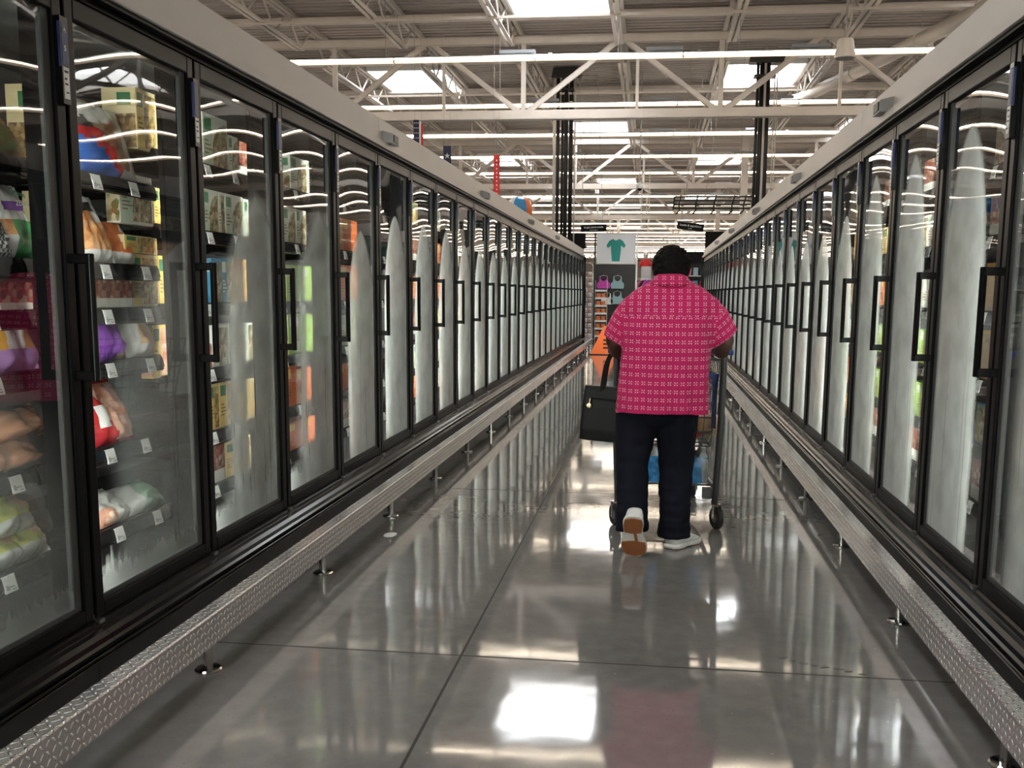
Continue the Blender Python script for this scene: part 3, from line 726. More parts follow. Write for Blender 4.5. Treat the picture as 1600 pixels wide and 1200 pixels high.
TH = [
 ('steam', 3.88, 1.792, .235, .225, .06, 'big white carton with round plate, top shelf behind third left door'),
 ('steam', 4.122, 1.792, .10, .17, .08, 'narrow white carton with green badge, top shelf by the red one'),
 ('saucy', 4.232, 1.792, .08, .16, .08, 'small carton with dark picture at the right of the top shelf'),
 ('steam', 3.865, 1.522, .135, .185, .05, 'leftmost white bowl carton on the second shelf behind third left door'),
 ('white', 4.006, 1.522, .055, .185, .05, 'thin white carton edge between the two bowl cartons, second shelf'),
 ('steam', 4.067, 1.522, .185, .185, .05, 'second white bowl carton on the second shelf behind third left door'),
 ('steam', 4.262, 1.522, .115, .18, .09, 'white carton standing apart at the right, second shelf, third left door'),
 ('blue', 3.915, 1.227, .095, .195, .06, 'left of two blue cartons on the third shelf'),
 ('blue', 4.014, 1.227, .110, .20, .06, 'right of two blue cartons on the third shelf'),
 ('amber', 4.13, 1.227, .14, .20, .06, 'pale yellow carton beside the two blue cartons'),
 ('white', 3.90, .957, .15, .185, .08, 'leftmost misted white carton, fourth shelf, third left door'),
 ('white', 4.055, .957, .15, .185, .08, 'middle misted white carton, fourth shelf, third left door'),
 ('white', 4.21, .957, .15, .185, .08, 'rightmost misted white carton, fourth shelf, third left door'),
 ('pasta', 3.865, .692, .075, .20, .10, 'yellow carton with green badge in the clear strip, fifth shelf'),
 ('pasta', 3.945, .692, .20, .20, .08, 'misted yellow carton in the middle of the fifth shelf'),
 ('pasta', 4.15, .692, .20, .19, .08, 'misted yellow carton at the right of the fifth shelf'),
 ('saucy', 3.855, .462, .12, .16, .10, 'dark carton low in the clear strip, bottom shelf, third left door'),
 ('pasta', 3.985, .462, .27, .16, .08, 'faint yellow carton low behind the mist, bottom shelf')]
for kd, y, z, w_, h, d, lb in TH: carton(kd, XF, y, z, w_, h, d, lb, 'cartons behind the third left door')
FO = [
 ('steam', 4.845, 1.792, .24, .185, .07, 'white carton with red picture, top shelf behind fourth left door'),
 ('white', 5.09, 1.792, .09, .19, .07, 'slim white carton right of the red picture one, top shelf'),
 ('steam', 4.735, 1.522, .17, .19, .07, 'white bowl carton on the second shelf behind fourth left door'),
 ('steam', 4.912, 1.522, .145, .19, .07, 'second white bowl carton, half misted, fourth left door'),
 ('lime', 4.755, 1.227, .22, .195, .08, 'lime green carton in the clear strip, third shelf'), ('lime', 4.98, 1.227, .22, .195, .08, 'misted lime green carton beside it, third shelf'),
 ('lime', 4.765, .957, .42, .21, .08, 'wide misted lime green carton, fourth shelf'),
 ('orange', 4.745, .692, .11, .21, .09, 'orange red carton in the clear strip, fifth shelf'), ('orange', 4.86, .692, .22, .19, .09, 'faint orange carton behind the mist, fifth shelf'),
 ('orange', 4.745, .462, .22, .145, .09, 'left low orange carton on the bottom shelf, fourth left door'), ('orange', 4.97, .462, .22, .145, .09, 'right low orange carton on the bottom shelf, fourth left door')]
for kd, y, z, w_, h, d, lb in FO: carton(kd, XF, y, z, w_, h, d, lb, 'cartons behind the fourth left door')
FI = [('amber', 5.58, 1.522, .09, .20, .08, 'yellow carton by the orange one, fifth left door'), ('orange', 5.68, 1.522, .28, .20, .08, 'orange carton at the top of the frost, fifth left door'),
 ('orange', 5.59, 1.227, .36, .22, .08, 'wide pale orange carton behind frost, fifth left door'), ('white', 5.59, .957, .3, .19, .08, 'white carton behind frost, fourth shelf, fifth left door'),
 ('orange', 5.59, .692, .14, .16, .08, 'small red orange carton in the clear strip, fifth left door'), ('saucy', 5.59, .462, .2, .16, .08, 'dark carton low in the clear strip, fifth left door')]
for kd, y, z, w_, h, d, lb in FI: carton(kd, XF, y, z, w_, h, d, lb, 'cartons behind the fifth left door')
colw = {'pasta': 'yellow', 'steam': 'white bowl', 'rice': 'yellow shrimp', 'saucy': 'dark red', 'blue': 'blue', 'lime': 'lime green', 'orange': 'orange', 'white': 'white', 'amber': 'amber'}
rnd = random.Random(5)
shn = ['top shelf', 'second shelf', 'third shelf', 'fourth shelf', 'fifth shelf', 'bottom shelf']
for i in range(5, 10):
    for q, z in enumerate(SH_B):
        kd = rnd.choice(['white', 'steam', 'saucy', 'white', 'pasta', 'orange', 'steam'])
        y = 1.12*(yl(i)+.05)+.02; sec = (y-YL0) % PD
        y += max(0, .03-sec) if sec < .03 else (min(0, PD-.23-sec) if sec > PD-.23 else 0)
        carton(kd, XF, y, z+.002, .19, .185, .08, '%s carton in the clear strip, %s, behind the %s left door' % (colw[kd], shn[q], ordinal(i+1)), 'cartons behind the frosted left doors')
XG = XR+.20
for i in range(-1, 7):
    for q, z in enumerate(SH_B):
        y = 1.173*(yr(i)+.05)+.03; sec = (y-YR0) % PD
        if sec > PD-.22: y -= sec-(PD-.22)
        if sec < .02: y += .02
        if i in (0,) and q in (2, 3): kd = 'amber'
        else: kd = rnd.choice(['white', 'steam', 'saucy', 'lime', 'pasta', 'orange', 'amber', 'blue'])
        carton(kd, XG, y, z+.002, .19, .20 if kd == 'amber' else .17, .08, '%s carton in the clear strip, %s, behind the %s right door' % (colw[kd], shn[q], ordinal(i+1)), 'cartons behind the frosted right doors', s=-1)
for q in range(3): carton('amber', XG, 4.20+.0, 1.227+.0, .14, .22, .06, 'amber carton glowing yellow behind frost near the handle', 'cartons behind the frosted right doors', s=-1) if q == 0 and False else None
# bags
def zmeat(u, v):
    n_ = noise.noise(Vector((u*6, v*6, 2.5)))*.12
    if v > .74+n_ or u > .80+n_*.6: return 0
    if v < .48+n_ and u+v*.75 < .60+n_: return 1
    if u+v*.6 < .72+n_ and v < .78: return 2 if v < .62 else 4
    return 3 if v > .14 else 0
bag('see-through meatball bag with blue corner, top shelf behind the second left door', XF+.0, 3.175, 1.668, .36, .25, .06, [clearf, bluef, redc, f_meat, blk], zmeat, tilt=9, seed=3)
zor = lambda u, v: 0 if (v < .16 or u > .70+.25*(1-v) or v > .88) else (2 if v > .74 else (1 if u < .62 or v < .6 else 0))
bag('left orange and white bag of breaded pieces, second shelf', XF, 3.085, 1.378, .19, .235, .07, [whitef, f_chick, blk], zor, seed=5, tilt=14)
bag('right orange and white bag of breaded pieces, leaning, second shelf', XF-.01, 3.245, 1.378, .19, .20, .07, [whitef, orangef, blk], zor, seed=8, tilt=20, roll=-6)
zg = lambda u, v: 2 if .62 < v < .76 and u > .2 else (1 if v < .5 and u > .3 else (3 if .30 < v < .5 else 0))
b_ = bag('white and green zucchini bag, second shelf behind the first left door', XF, 2.675, 1.378, .17, .22, .07, [whitef, greenf, purplef, f_chick], zg, seed=11, tilt=10)
put('lettering', text_mesh('ZUCCHINI', .022, paper), b_, (.050, .01, .150), (R(90), 0, R(90))); put('lettering', text_mesh('Green', .026, greenp), b_, (.045, -.02, .182), (R(80), R(10), R(90)))
zc = lambda u, v: 0 if v > .75 else (1 if (int(u*10)+int(v*12)) % 2 else 0)
bag('black and white checkered bag, second shelf at the left edge', XF+.005, 2.575, 1.378, .10, .13, .05, [whitef, blk], zc, seed=14, tilt=8)
zb = lambda u, v: 1 if v < .28 else (2 if .30 < v < .62 and .55 < u < .85 else (2 if .3 < v < .6 and u < .2 else (3 if v > .93 else 0)))
bag('white and purple bag with an orange squash picture, fourth shelf', XF, 2.625, 1.048, .20, .22, .08, [whitef, lilacf, amber, purplef], zb, seed=17, tilt=8)
bag('dark bag of green and orange vegetables, top left corner shelf', XF-.01, 2.62, 1.668, .26, .15, .10, [f_veg, blk], lambda u, v: 1 if v > .9 else 0, seed=20, tilt=24)
for q, (y, z) in enumerate(((2.56, .757), (2.60, .845))): bag(['lower', 'upper'][q]+' brown shrink-wrapped meat pack, fifth shelf behind the first left door', XF, y, z, .30, .105, .14, [brownf], lambda u, v: 0, seed=22+q, tilt=18, top=.95)
for q, (y, z) in enumerate(((2.50, .478), (2.62, .478), (2.56, .57))): bag(['left', 'right', 'topmost'][q]+' of three yellow green bags on the bottom shelf', XF, y, z, .22, .15, .13, [yelf, clearf, f_nug], lambda u, v: 2 if u > .55 and v > .4 else (1 if v < .25 else 0), seed=26+q, tilt=30)
t = bag('purple net of small potatoes, fourth shelf behind the second left door', XF, 3.13, 1.048, .17, .185, .09, [purplef, potato], lambda u, v: 1 if (.62 < v < .75 and u > .4) or (v < .1 and u > .5) else 0, seed=31, tilt=12)
bag('clear bag of frozen noodles beside the purple net', XF+.01, 3.30, 1.048, .19, .20, .10, [clearf, f_nug], lambda u, v: 1 if .2 < v < .65 and .3 < u < .8 else 0, seed=34, tilt=14)
t = bag('red and clear bag of sausages with white label, fifth shelf', XF, 3.125, .757, .25, .235, .10, [redc, f_shrimp, paper], lambda u, v: 2 if .12 < u < .32 and .25 < v < .6 else (0 if (u+v*.3 < .42 or v > .9 or v < .06) else 1), seed=37, tilt=16)
bag('pale green clear bag lying on the bottom shelf, second left door', XF+.01, 3.30, .478, .26, .13, .12, [tealf, clearf], lambda u, v: 0 if u > .3 else 1, seed=40, tilt=38)
bag('white clear bag with orange bits beside the pale green bag', XF+.01, 3.08, .478, .20, .14, .11, [clearf, f_shrimp], lambda u, v: 1 if v < .4 and u < .4 else 0, seed=43, tilt=34)
# ------------------------------------------------------------------ shopper
def limb(mb, pts, rs, n=16):
    pts = [Vector(p) for p in pts]
    for p, r in zip(pts, rs): mb.ball(p, r, n, n//2+2)
    for a, b, ra, rb in zip(pts[:-1], pts[1:], rs[:-1], rs[1:]): mb.tube([a, b], [ra, rb], n)
def vox(mb, size, it, mats, name):
    me = mb.mesh(name, mats)
    o = bpy.data.objects.new(name, me); COL.objects.link(o)
    m = o.modifiers.new('r', 'REMESH'); m.mode = 'VOXEL'; m.voxel_size = size; m.use_smooth_shade = True
    if it:
        sm = o.modifiers.new('s', 'SMOOTH'); sm.factor = .5; sm.iterations = it
    dg = bpy.context.evaluated_depsgraph_get()
    out = bpy.data.meshes.new_from_object(o.evaluated_get(dg)); out.name = name
    bpy.data.objects.remove(o, do_unlink=True)
    out.materials.clear()
    for q in (mats if isinstance(mats, list) else [mats]): out.materials.append(q)
    out.polygons.foreach_set('material_index', [0]*len(out.polygons))
    out.polygons.foreach_set('use_smooth', [True]*len(out.polygons))
    return out
PX, PY = .05, 4.85
person = thing('person', 'shopper in a pink patterned shirt and navy trousers pushing a cart up the aisle', 'person', (PX, PY, 0))
skin = P('dark_brown_skin', (.075, .033, .019), .5, var=.12, vs=20)
def body():
    mb = MB()
    limb(mb, [(0, 0, .78), (.02, .02, 1.0), (.03, .035, 1.16)], [.13, .135, .12])
    limb(mb, [(-.09, .045, 1.195), (.03, .05, 1.215), (.15, .045, 1.195)], [.05, .07, .05])
    limb(mb, [(.034, .075, 1.25), (.036, .11, 1.36)], [.066, .06])
    mb.ball((.038, .135, 1.425), (.078, .097, .108), 24, 16); mb.ball((.038, .175, 1.375), (.058, .062, .062))
    mb.ball((.038, .205, 1.345), (.03, .03, .022)); limb(mb, [(.038, .225, 1.44), (.038, .243, 1.408)], [.009, .015])
    mb.ball((.022, .236, 1.402), .010); mb.ball((.054, .236, 1.402), .010)
    mb.ball((.006, .205, 1.40), (.03, .025, .025)); mb.ball((.07, .205, 1.40), (.03, .025, .025))
    for e in (-1, 1): mb.ball((.038+e*.080, .128, 1.415), (.012, .024, .034))
    for e in (-1, 1): limb(mb, [(.038+e*.018, .228, 1.452), (.038+e*.048, .212, 1.455)], [.008, .007])
    # arms
    limb(mb, [(-.115, .045, 1.185), (-.235, .065, 1.06), (-.225, .15, 1.0), (-.19, .30, 1.015)], [.062, .052, .045, .029])
    limb(mb, [(.185, .045, 1.185), (.305, .080, 1.065), (.305, .17, 1.01), (.262, .30, 1.018)], [.062, .054, .046, .029])
    # hands closed on the cart handle (bar along x at y .385, z .985)
    by, bz = .385, .985
    for hx, sd in ((-.175, 1), (.247, -1)):
        limb(mb, [(hx-.008*sd, .315, 1.018), (hx, .352, 1.020)], [.027, .030]); mb.ball((hx, .352, 1.018), (.044, .034, .019))
        for q in range(4):
            fx = hx+(-.032+q*.0205); ln = (.94, 1.02, 1., .88)[q]
            limb(mb, [(fx, .372, 1.020), (fx, by+.022*ln+.004, 1.012), (fx, by+.028*ln, .985), (fx, by+.010, .963), (fx, by-.008, .962)], [.0105, .010, .0095, .009, .008], 10)
        tx = hx+sd*.036
        limb(mb, [(hx+sd*.030, .342, 1.010), (tx+sd*.006, .358, .988), (tx+sd*.004, .372, .966), (tx-sd*.006, .386, .960)], [.013, .012, .0105, .009], 10)
    # legs inside the trousers
    limb(mb, [(-.10, 0, .76), (-.132, -.02, .44), (-.126, -.16, .17), (-.122, -.215, .15)], [.085, .06, .042, .035])
    limb(mb, [(.085, .01, .76), (.09, .06, .43), (.085, .03, .10), (.09, .05, .06)], [.085, .06, .042, .035])
    return vox(mb, .0052, 3, skin, 'body')
put('body', body(), person)
# hair: short, close and wavy
hairm = P('black_hair', (.0035, .003, .0028), .65, spec=.1, bump=.8, bs=70)
def hair():
    mb = MB(); mb.ball((.037, .125, 1.434), (.097, .114, .105), 32, 22); mb.ball((.036, .085, 1.405), (.090, .080, .085), 32, 20); mb.ball((.036, .088, 1.365), (.080, .058, .06), 24, 16)
    me = vox(mb, .006, 2, hairm, 'hair')
    for v in me.vertices:
        n = v.normal; q = v.co
        f = .0065*noise.noise(Vector((q.x*38, q.y*38, q.z*60)))+.0035*noise.noise(q*110)
        v.co = q+n*f
    # open the face side
    bm = bmesh.new(); bm.from_mesh(me)
    kill = [v for v in bm.verts if v.co.y > .205-.10*max(0, (1.46-v.co.z))/.1*.8 and v.co.z < 1.468]
    bmesh.ops.delete(bm, geom=kill, context='VERTS'); bm.to_mesh(me); bm.free()
    return me
put('hair', hair(), person)
eyew = P('eye_white', (.7, .68, .64), .2); irism = P('eye_iris', (.02, .012, .008), .15); lipm = P('lips', (.16, .05, .045), .45)
for e in (-1, 1):
    eo = MB().ball((0, 0, 0), (.013, .010, .009), 14, 10).build('eye', eyew, person, (.038+e*.031, .216, 1.432), smooth=True)
    MB().ball((0, .0075, 0), (.0075, .0042, .0078), 10, 8).build('iris', irism, eo, smooth=True)
lp = MB(); limb(lp, [(.016, .232, 1.372), (.038, .240, 1.374), (.06, .232, 1.372)], [.005, .008, .005], 10); lp.build('lips', lipm, person, smooth=True)

# shirt
def shirt_mat():
    m, nt, b = new_mat('pink_flower_shirt')
    uv = nn(nt, 'ShaderNodeUVMap'); uv.uv_map = 'cloth'
    sp = nn(nt, 'ShaderNodeSeparateXYZ'); nt.links.new(uv.outputs[0], sp.inputs[0])
    U, V = sp.outputs[0], sp.outputs[1]
    yoke = math_n(nt, 'GREATER_THAN', V, 1.185)
    def cells(a, b2, sa, sb):
        fa = math_n(nt, 'DIVIDE', a, sa); fb = math_n(nt, 'DIVIDE', b2, sb)
        la = math_n(nt, 'SUBTRACT', math_n(nt, 'FRACT', math_n(nt, 'ADD', fa, 50.)), .5); lb = math_n(nt, 'SUBTRACT', math_n(nt, 'FRACT', math_n(nt, 'ADD', fb, 50.)), .5)
        x = math_n(nt, 'MULTIPLY', la, sa*1000); y = math_n(nt, 'MULTIPLY', lb, sb*1000)      # millimetres
        # four petals on the diagonals
        ax = math_n(nt, 'ABSOLUTE', x); ay = math_n(nt, 'ABSOLUTE', y)
        p = math_n(nt, 'MULTIPLY', math_n(nt, 'ADD', ax, ay), .7071); q = math_n(nt, 'MULTIPLY', math_n(nt, 'SUBTRACT', ax, ay), .7071)
        e1 = math_n(nt, 'ADD', math_n(nt, 'POWER', math_n(nt, 'DIVIDE', math_n(nt, 'SUBTRACT', p, 7.8), 4.4), 2.), math_n(nt, 'POWER', math_n(nt, 'ABSOLUTE', math_n(nt, 'DIVIDE', q, 2.2)), 2.))
        # a dot between two flowers of a row
        dx = math_n(nt, 'SUBTRACT', math_n(nt, 'ABSOLUTE', x), sa*500)
        e2 = math_n(nt, 'ADD', math_n(nt, 'POWER', math_n(nt, 'ABSOLUTE', math_n(nt, 'DIVIDE', dx, 1.3)), 2.), math_n(nt, 'POWER', math_n(nt, 'ABSOLUTE', math_n(nt, 'DIVIDE', y, 1.0)), 2.))
        return math_n(nt, 'SUBTRACT', 1., sstep(nt, math_n(nt, 'MINIMUM', e1, e2), .75, 1.25))
    a = cells(U, V, .0315, .040); c = cells(V, U, .0315, .040)
    mk = nn(nt, 'ShaderNodeMix', data_type='FLOAT'); nt.links.new(yoke, mk.inputs[0]); nt.links.new(a, mk.inputs[2]); nt.links.new(c, mk.inputs[3])
    tc = nn(nt, 'ShaderNodeTexCoord'); nz = nn(nt, 'ShaderNodeTexNoise'); nz.inputs['Scale'].default_value = 160; nz.inputs['Detail'].default_value = 3
    nt.links.new(tc.outputs['Object'], nz.inputs['Vector'])
    base = mixc(nt, sstep(nt, nz.outputs['Fac'], .35, .65), (.42, .0035, .080), (.53, .006, .112))
    seam = math_n(nt, 'SUBTRACT', 1., sstep(nt, math_n(nt, 'ABSOLUTE', math_n(nt, 'SUBTRACT', V, 1.185)), .0008, .003))
    base = mixc(nt, math_n(nt, 'MULTIPLY', seam, .6), base, (.25, .005, .05))
    nt.links.new(mixc(nt, math_n(nt, 'MULTIPLY', mk.outputs[0], .85), base, (.86, .52, .62)), b.inputs['Base Color'])
    b.inputs['Roughness'].default_value = .85; b.inputs['Sheen Weight'].default_value = .03
    bp = nn(nt, 'ShaderNodeBump'); bp.inputs['Strength'].default_value = .25; bp.inputs['Distance'].default_value = .001
    nt.links.new(nz.outputs['Fac'], bp.inputs['Height']); nt.links.new(bp.outputs[0], b.inputs['Normal'])
    return m
shirt_m = shirt_mat()
def sring(z, cx, cy, hx, hy, n=48, e=2.5, dz=None):
    out = []
    for k in range(n):
        a = 2*pi*k/n; c, s = cos(a), sin(a)
        out.append((cx+hx*math.copysign(abs(c)**(2/e), c), cy+hy*math.copysign(abs(s)**(2/e), s), z+(dz(a) if dz else 0)))
    return out
SL = ((Vector((-.135, .042, 1.200)), Vector((-.224, .060, 1.045)), .100, .086), (Vector((.205, .042, 1.200)), Vector((.300, .075, 1.072)), .100, .086))
def shirt():
    mb = MB()
    hem = lambda a: -.02
    T = [(.700, .006, -.012, .236, .172), (.74, .007, -.012, .233, .172), (.80, .008, -.01, .229, .17), (.88, .011, -.006, .224, .168), (.96, .015, .002, .222, .166), (1.05, .022, .01, .222, .162),
         (1.12, .028, .018, .220, .154), (1.18, .032, .026, .218, .142), (1.225, .034, .034, .226, .132), (1.262, .035, .042, .220, .120), (1.295, .035, .052, .198, .106), (1.325, .035, .062, .158, .092), (1.350, .035, .07, .112, .083), (1.368, .035, .076, .080, .078)]
    mb.loft([sring(*q, dz=hem if i == 0 else None) for i, q in enumerate(T)])
    for a, b, ra, rb in SL:
        d = (b-a).normalized()
        mb.tube([a-d*.02, a+d*.06, b], [ra*.9, ra, rb], 28)
        mb.ball(a, ra*.92, 20, 14)
    me = vox(mb, .0075, 4, shirt_m, 'shirt')
    # hanging folds: long soft creases that grow towards the hem and run from the shoulder blades
    for v in me.vertices:
        q = v.co; n = v.normal
        a = math.atan2(q.y, q.x-.02)
        lo = max(0, min(1, (1.20-q.z)/.45))
        f = (.017*noise.noise(Vector((a*3.2, q.z*1.6, 3)))+.009*noise.noise(Vector((a*7+q.z*2.0, q.z*2.5, 9))))*lo*(1 if abs(q.x-.03) < .25 else .5)
        f += .0035*noise.noise(Vector((q.x*16, q.y*12, q.z*14)))
        if q.z > 1.0 and abs(q.x-.03) > .2: f += .004*noise.noise(Vector((q.x*30, q.y*25, q.z*22)))
        if .72 < q.z < .735: f -= .0015
        v.co = q+n*f
    # the hem is open underneath, and so are the sleeve ends
    bm = bmesh.new(); bm.from_mesh(me); bm.normal_update()
    bmesh.ops.bisect_plane(bm, geom=bm.verts[:]+bm.edges[:]+bm.faces[:], plane_co=(0, 0, .712), plane_no=(0, 0, 1), clear_inner=True)
    for v in bm.verts:
        if v.co.z < .80: v.co.z += (.80-v.co.z)/.09*(-.010-.010*sin(math.atan2(v.co.y, v.co.x))+.008*noise.noise(Vector((v.co.x*9, v.co.y*9, 1.))))
    kill = []
    for a, b, ra, rb in SL:
        d = (b-a).normalized()
        kill += [f for f in bm.faces if f.normal.dot(d) > .8 and (f.calc_center_median()-b).length < rb*1.02 and f not in kill]
    bmesh.ops.delete(bm, geom=list(set(kill)), context='FACES')
    uvl = bm.loops.layers.uv.new('cloth')
    for f in bm.faces:
        c = f.calc_center_median()
        side = 0
        for si, (a, b, ra, rb) in enumerate(SL):
            ax = (b-a).normalized(); t = (c-a).dot(ax)
            out = (c.x < -.205) if si == 0 else (c.x > .262)
            if t > .035 and out and c.z > 1.0: side = si+1
        back = c.y < .04
        for l in f.loops:
            q = l.vert.co
            if side:
                a, b, ra, rb = SL[side-1]; ax = (b-a).normalized(); e2 = Vector((0, 1, 0)); e2 = (e2-ax*e2.dot(ax)).normalized(); e1 = ax.cross(e2)
                r = q-a; an = math.atan2(r.dot(e2), r.dot(e1)*(1 if side == 2 else -1))
                l[uvl].uv = (an*.095+.4, r.dot(ax)*1.0+.5)
            else:
                x = q.x-.022
                if abs(f.normal.x) < .80: l[uvl].uv = ((x if back else .9-x), q.z+max(0, q.y-.0)*.55*(1 if q.z > 1.2 else 0))
                else: l[uvl].uv = (math.copysign(.205, x)+(q.y+.06)*math.copysign(1, x)*(1 if back else 1), q.z)
    bm.to_mesh(me); bm.free()
    me.polygons.foreach_set('use_smooth', [True]*len(me.polygons))
    return me
so = put('shirt', shirt(), person)
sd = so.modifiers.new('cloth', 'SOLIDIFY'); sd.thickness = .003; sd.offset = -1
def collar():
    mb = MB()
    n = 44; rings = []
    for z, hx, hy, cy in ((1.325, .100, .095, .060), (1.372, .078, .081, .077), (1.392, .073, .077, .082), (1.389, .078, .082, .080), (1.362, .092, .094, .070), (1.338, .118, .108, .060)):
        r = []
        for k in range(n+1):
            a = pi*.5+.32+(2*pi-.64)*k/n
            r.append((.035+hx*cos(a), cy+hy*sin(a), z-.018*max(0, sin(a))))
        rings.append(r)
    mb.loft(rings, cap=False)
    me = mb.mesh('collar', shirt_m, smooth=True)
    uv = me.uv_layers.new(name='cloth')
    for l in me.loops: q = me.vertices[l.vertex_index].co; uv.data[l.index].uv = (q.x-.02, q.z)
    return me
co = put('collar', collar(), person); sd = co.modifiers.new('cloth', 'SOLIDIFY'); sd.thickness = .003
# trousers
navy = P('navy_trousers', (.005, .0055, .012), .85, spec=.2, bump=.3, bs=250)
def trousers():
    mb = MB()
    mb.ball((-.012, -.005, .745), (.205, .150, .13), 28, 18)
    limb(mb, [(-.112, -.005, .70), (-.126, -.012, .56), (-.134, -.03, .44), (-.132, -.09, .29), (-.128, -.14, .195)], [.113, .097, .083, .079, .077], 20)
    limb(mb, [(.080, .0, .70), (.086, .03, .56), (.086, .055, .43), (.086, .042, .25), (.086, .030, .13)], [.113, .100, .088, .082, .080], 20)
    mb.tube([(-.130, -.11, .255), (-.128, -.145, .165), (-.127, -.155, .118)], [.077, .078, .079], 20)
    mb.tube([(.086, .04, .22), (.086, .028, .10), (.086, .026, .052)], [.081, .084, .086], 20)
    me = vox(mb, .008, 3, navy, 'trousers')
    for v in me.vertices:
        q = v.co; f = .006*noise.noise(Vector((q.x*10, q.y*9, q.z*16+4)))+.004*noise.noise(Vector((q.x*25, q.y*25, q.z*9)))
        if q.z < .34: f += .006*noise.noise(Vector((q.x*8, q.y*8, q.z*40)))
        v.co = q+v.normal*f
    return me
put('trousers', trousers(), person)
# shoes: heel at y=0, toe towards +y
shoew = P('white_shoe_leather', (.72, .71, .70), .4, bump=.1, bs=120); midw = P('white_midsole', (.75, .73, .70), .5); gum = P('tan_rubber_outsole', (.30, .105, .035), .55, bump=.3, bs=150)
def outline(t):  # half widths of the sole along the shoe
    return .038+.012*sin(min(1, t/.22)*pi/2)+.012*math.exp(-((t-.72)/.2)**2)-.007*math.exp(-((t-.42)/.14)**2)-(.034*max(0, (t-.86)/.14)**2)-(.014*max(0, (.07-t)/.07)**1.5)
def shoe(parent, loc, rot, sgn):
    L = .255; n = 22
    def rings(z0, z1, f0, f1):
        pts = []
        ts = [i/20 for i in range(21)]
        left = [(-outline(t)+sgn*.006*sin(pi*t), t*L) for t in ts]; right = [(outline(t)+sgn*.006*sin(pi*t), t*L) for t in ts[::-1]]
        o = left+right
        return [[(x*f0, .5*L+(y-.5*L)*f0, z0) for x, y in o], [(x*f1, .5*L+(y-.5*L)*f1, z1) for x, y in o]]
    up = MB(); rr = []
    for t, hw, h0, top in ((0.0, .020, .03, .075), (.03, .037, .02, .088), (.15, .044, .018, .086), (.30, .043, .018, .080), (.42, .042, .018, .078), (.55, .046, .018, .066), (.7, .050, .018, .052), (.85, .044, .018, .042), (.95, .028, .018, .034), (1.0, .010, .02, .026)):
        r = []
        for k in range(n):
            a = 2*pi*k/n; c, s = cos(a), sin(a)
            r.append((hw*math.copysign(abs(c)**.75, c)+sgn*.006*sin(pi*t), t*L, (h0+top)/2+(top-h0)/2*math.copysign(abs(s)**.8, s)))
        rr.append(r)
    up.loft(rr)
    so = up.build('shoe', shoew, parent, loc, smooth=True); so.rotation_euler = rot
    q = rings(.006, .027, 1.02, 1.0); q.insert(1, rings(.016, .016, 1.05, 1.05)[0])
    MB().loft(q).build('midsole', midw, so)
    def pad(t0, t1, inset, cut=0):
        ts = [t0+(t1-t0)*i/14 for i in range(15)]
        def hw(t): return max(.002, (outline(t)-inset)*min(1, math.sqrt(max(0, 1-((2*(t-t0)/(t1-t0)-1))**6))+.25))
        pr = [(-hw(t)+sgn*.006*sin(pi*t), t*L) for t in ts]+[(hw(t)+sgn*.006*sin(pi*t), t*L) for t in ts[::-1]]
        return MB().prism(pr, 0, .0075, 'z')
    pad(.03, .40, .003).build('heel_tread', gum, so); pad(.60, .97, .002).build('forefoot_tread', gum, so)
    MB().prism([(-.004, .36*L), (.010, .36*L), (.018, .62*L), (.004, .62*L)], .001, .0072, 'z').build('shank_tread', gum, so)
    return so
shoe(person, (-.118, -.312, .222), (R(-62), 0, R(-5)), -1)
shoe(person, (.062, -.035, 0), (0, 0, R(-32)), 1)

# handbag on the left forearm
leather = P('black_leather', (.0035, .0035, .004), .42, spec=.2, bump=.25, bs=180); gold = P('pale_gold_metal', (.75, .62, .38), .25, 1.)
hb = thing('handbag', "black leather shoulder bag with a round gold charm hanging from the shopper's left arm", 'handbag', (-.245, 5.075, .515))
bd = MB()
def bring(z, hx, hy, dx=0): return sring(z, dx, 0, hx, hy, 40, 7)
bd.loft([bring(z, hx, hy) for z, hx, hy in ((0, .118, .048), (.006, .125, .054), (.06, .125, .056), (.18, .120, .048), (.27, .114, .034), (.288, .112, .028), (.29, .109, .024))])
bo = bd.build('bag_body', leather, hb, (0, 0, 0), smooth=False); bo.rotation_euler = (0, R(2), R(-12))
MB().tube([(-.07, -.0475, .226), (0, -.048, .224), (.09, -.0465, .219)], .0035, 8).build('zipper', blackg, bo)
MB().box(-.085, .1, -.0462, -.0440, .218, .232).build('zip_tape', black, bo)
ch = MB().tube([(-.072, -.05, .224), (-.073, -.0545, .205)], .0045, 8).lathe([(.004, -.004), (.0125, -.0030), (.0145, 0), (.0125, .0030), (.004, .004)], n=24)
cm = MB(); cm.add([(-.074+x, -.058+z, .187-y) for x, y, z in ch.v[16:]], [[i-16 for i in f] for f in ch.f if min(f) >= 16]); cm.tube([(-.072, -.05, .226), (-.073, -.056, .200)], .005, 8)
cm.build('charm', gold, bo)
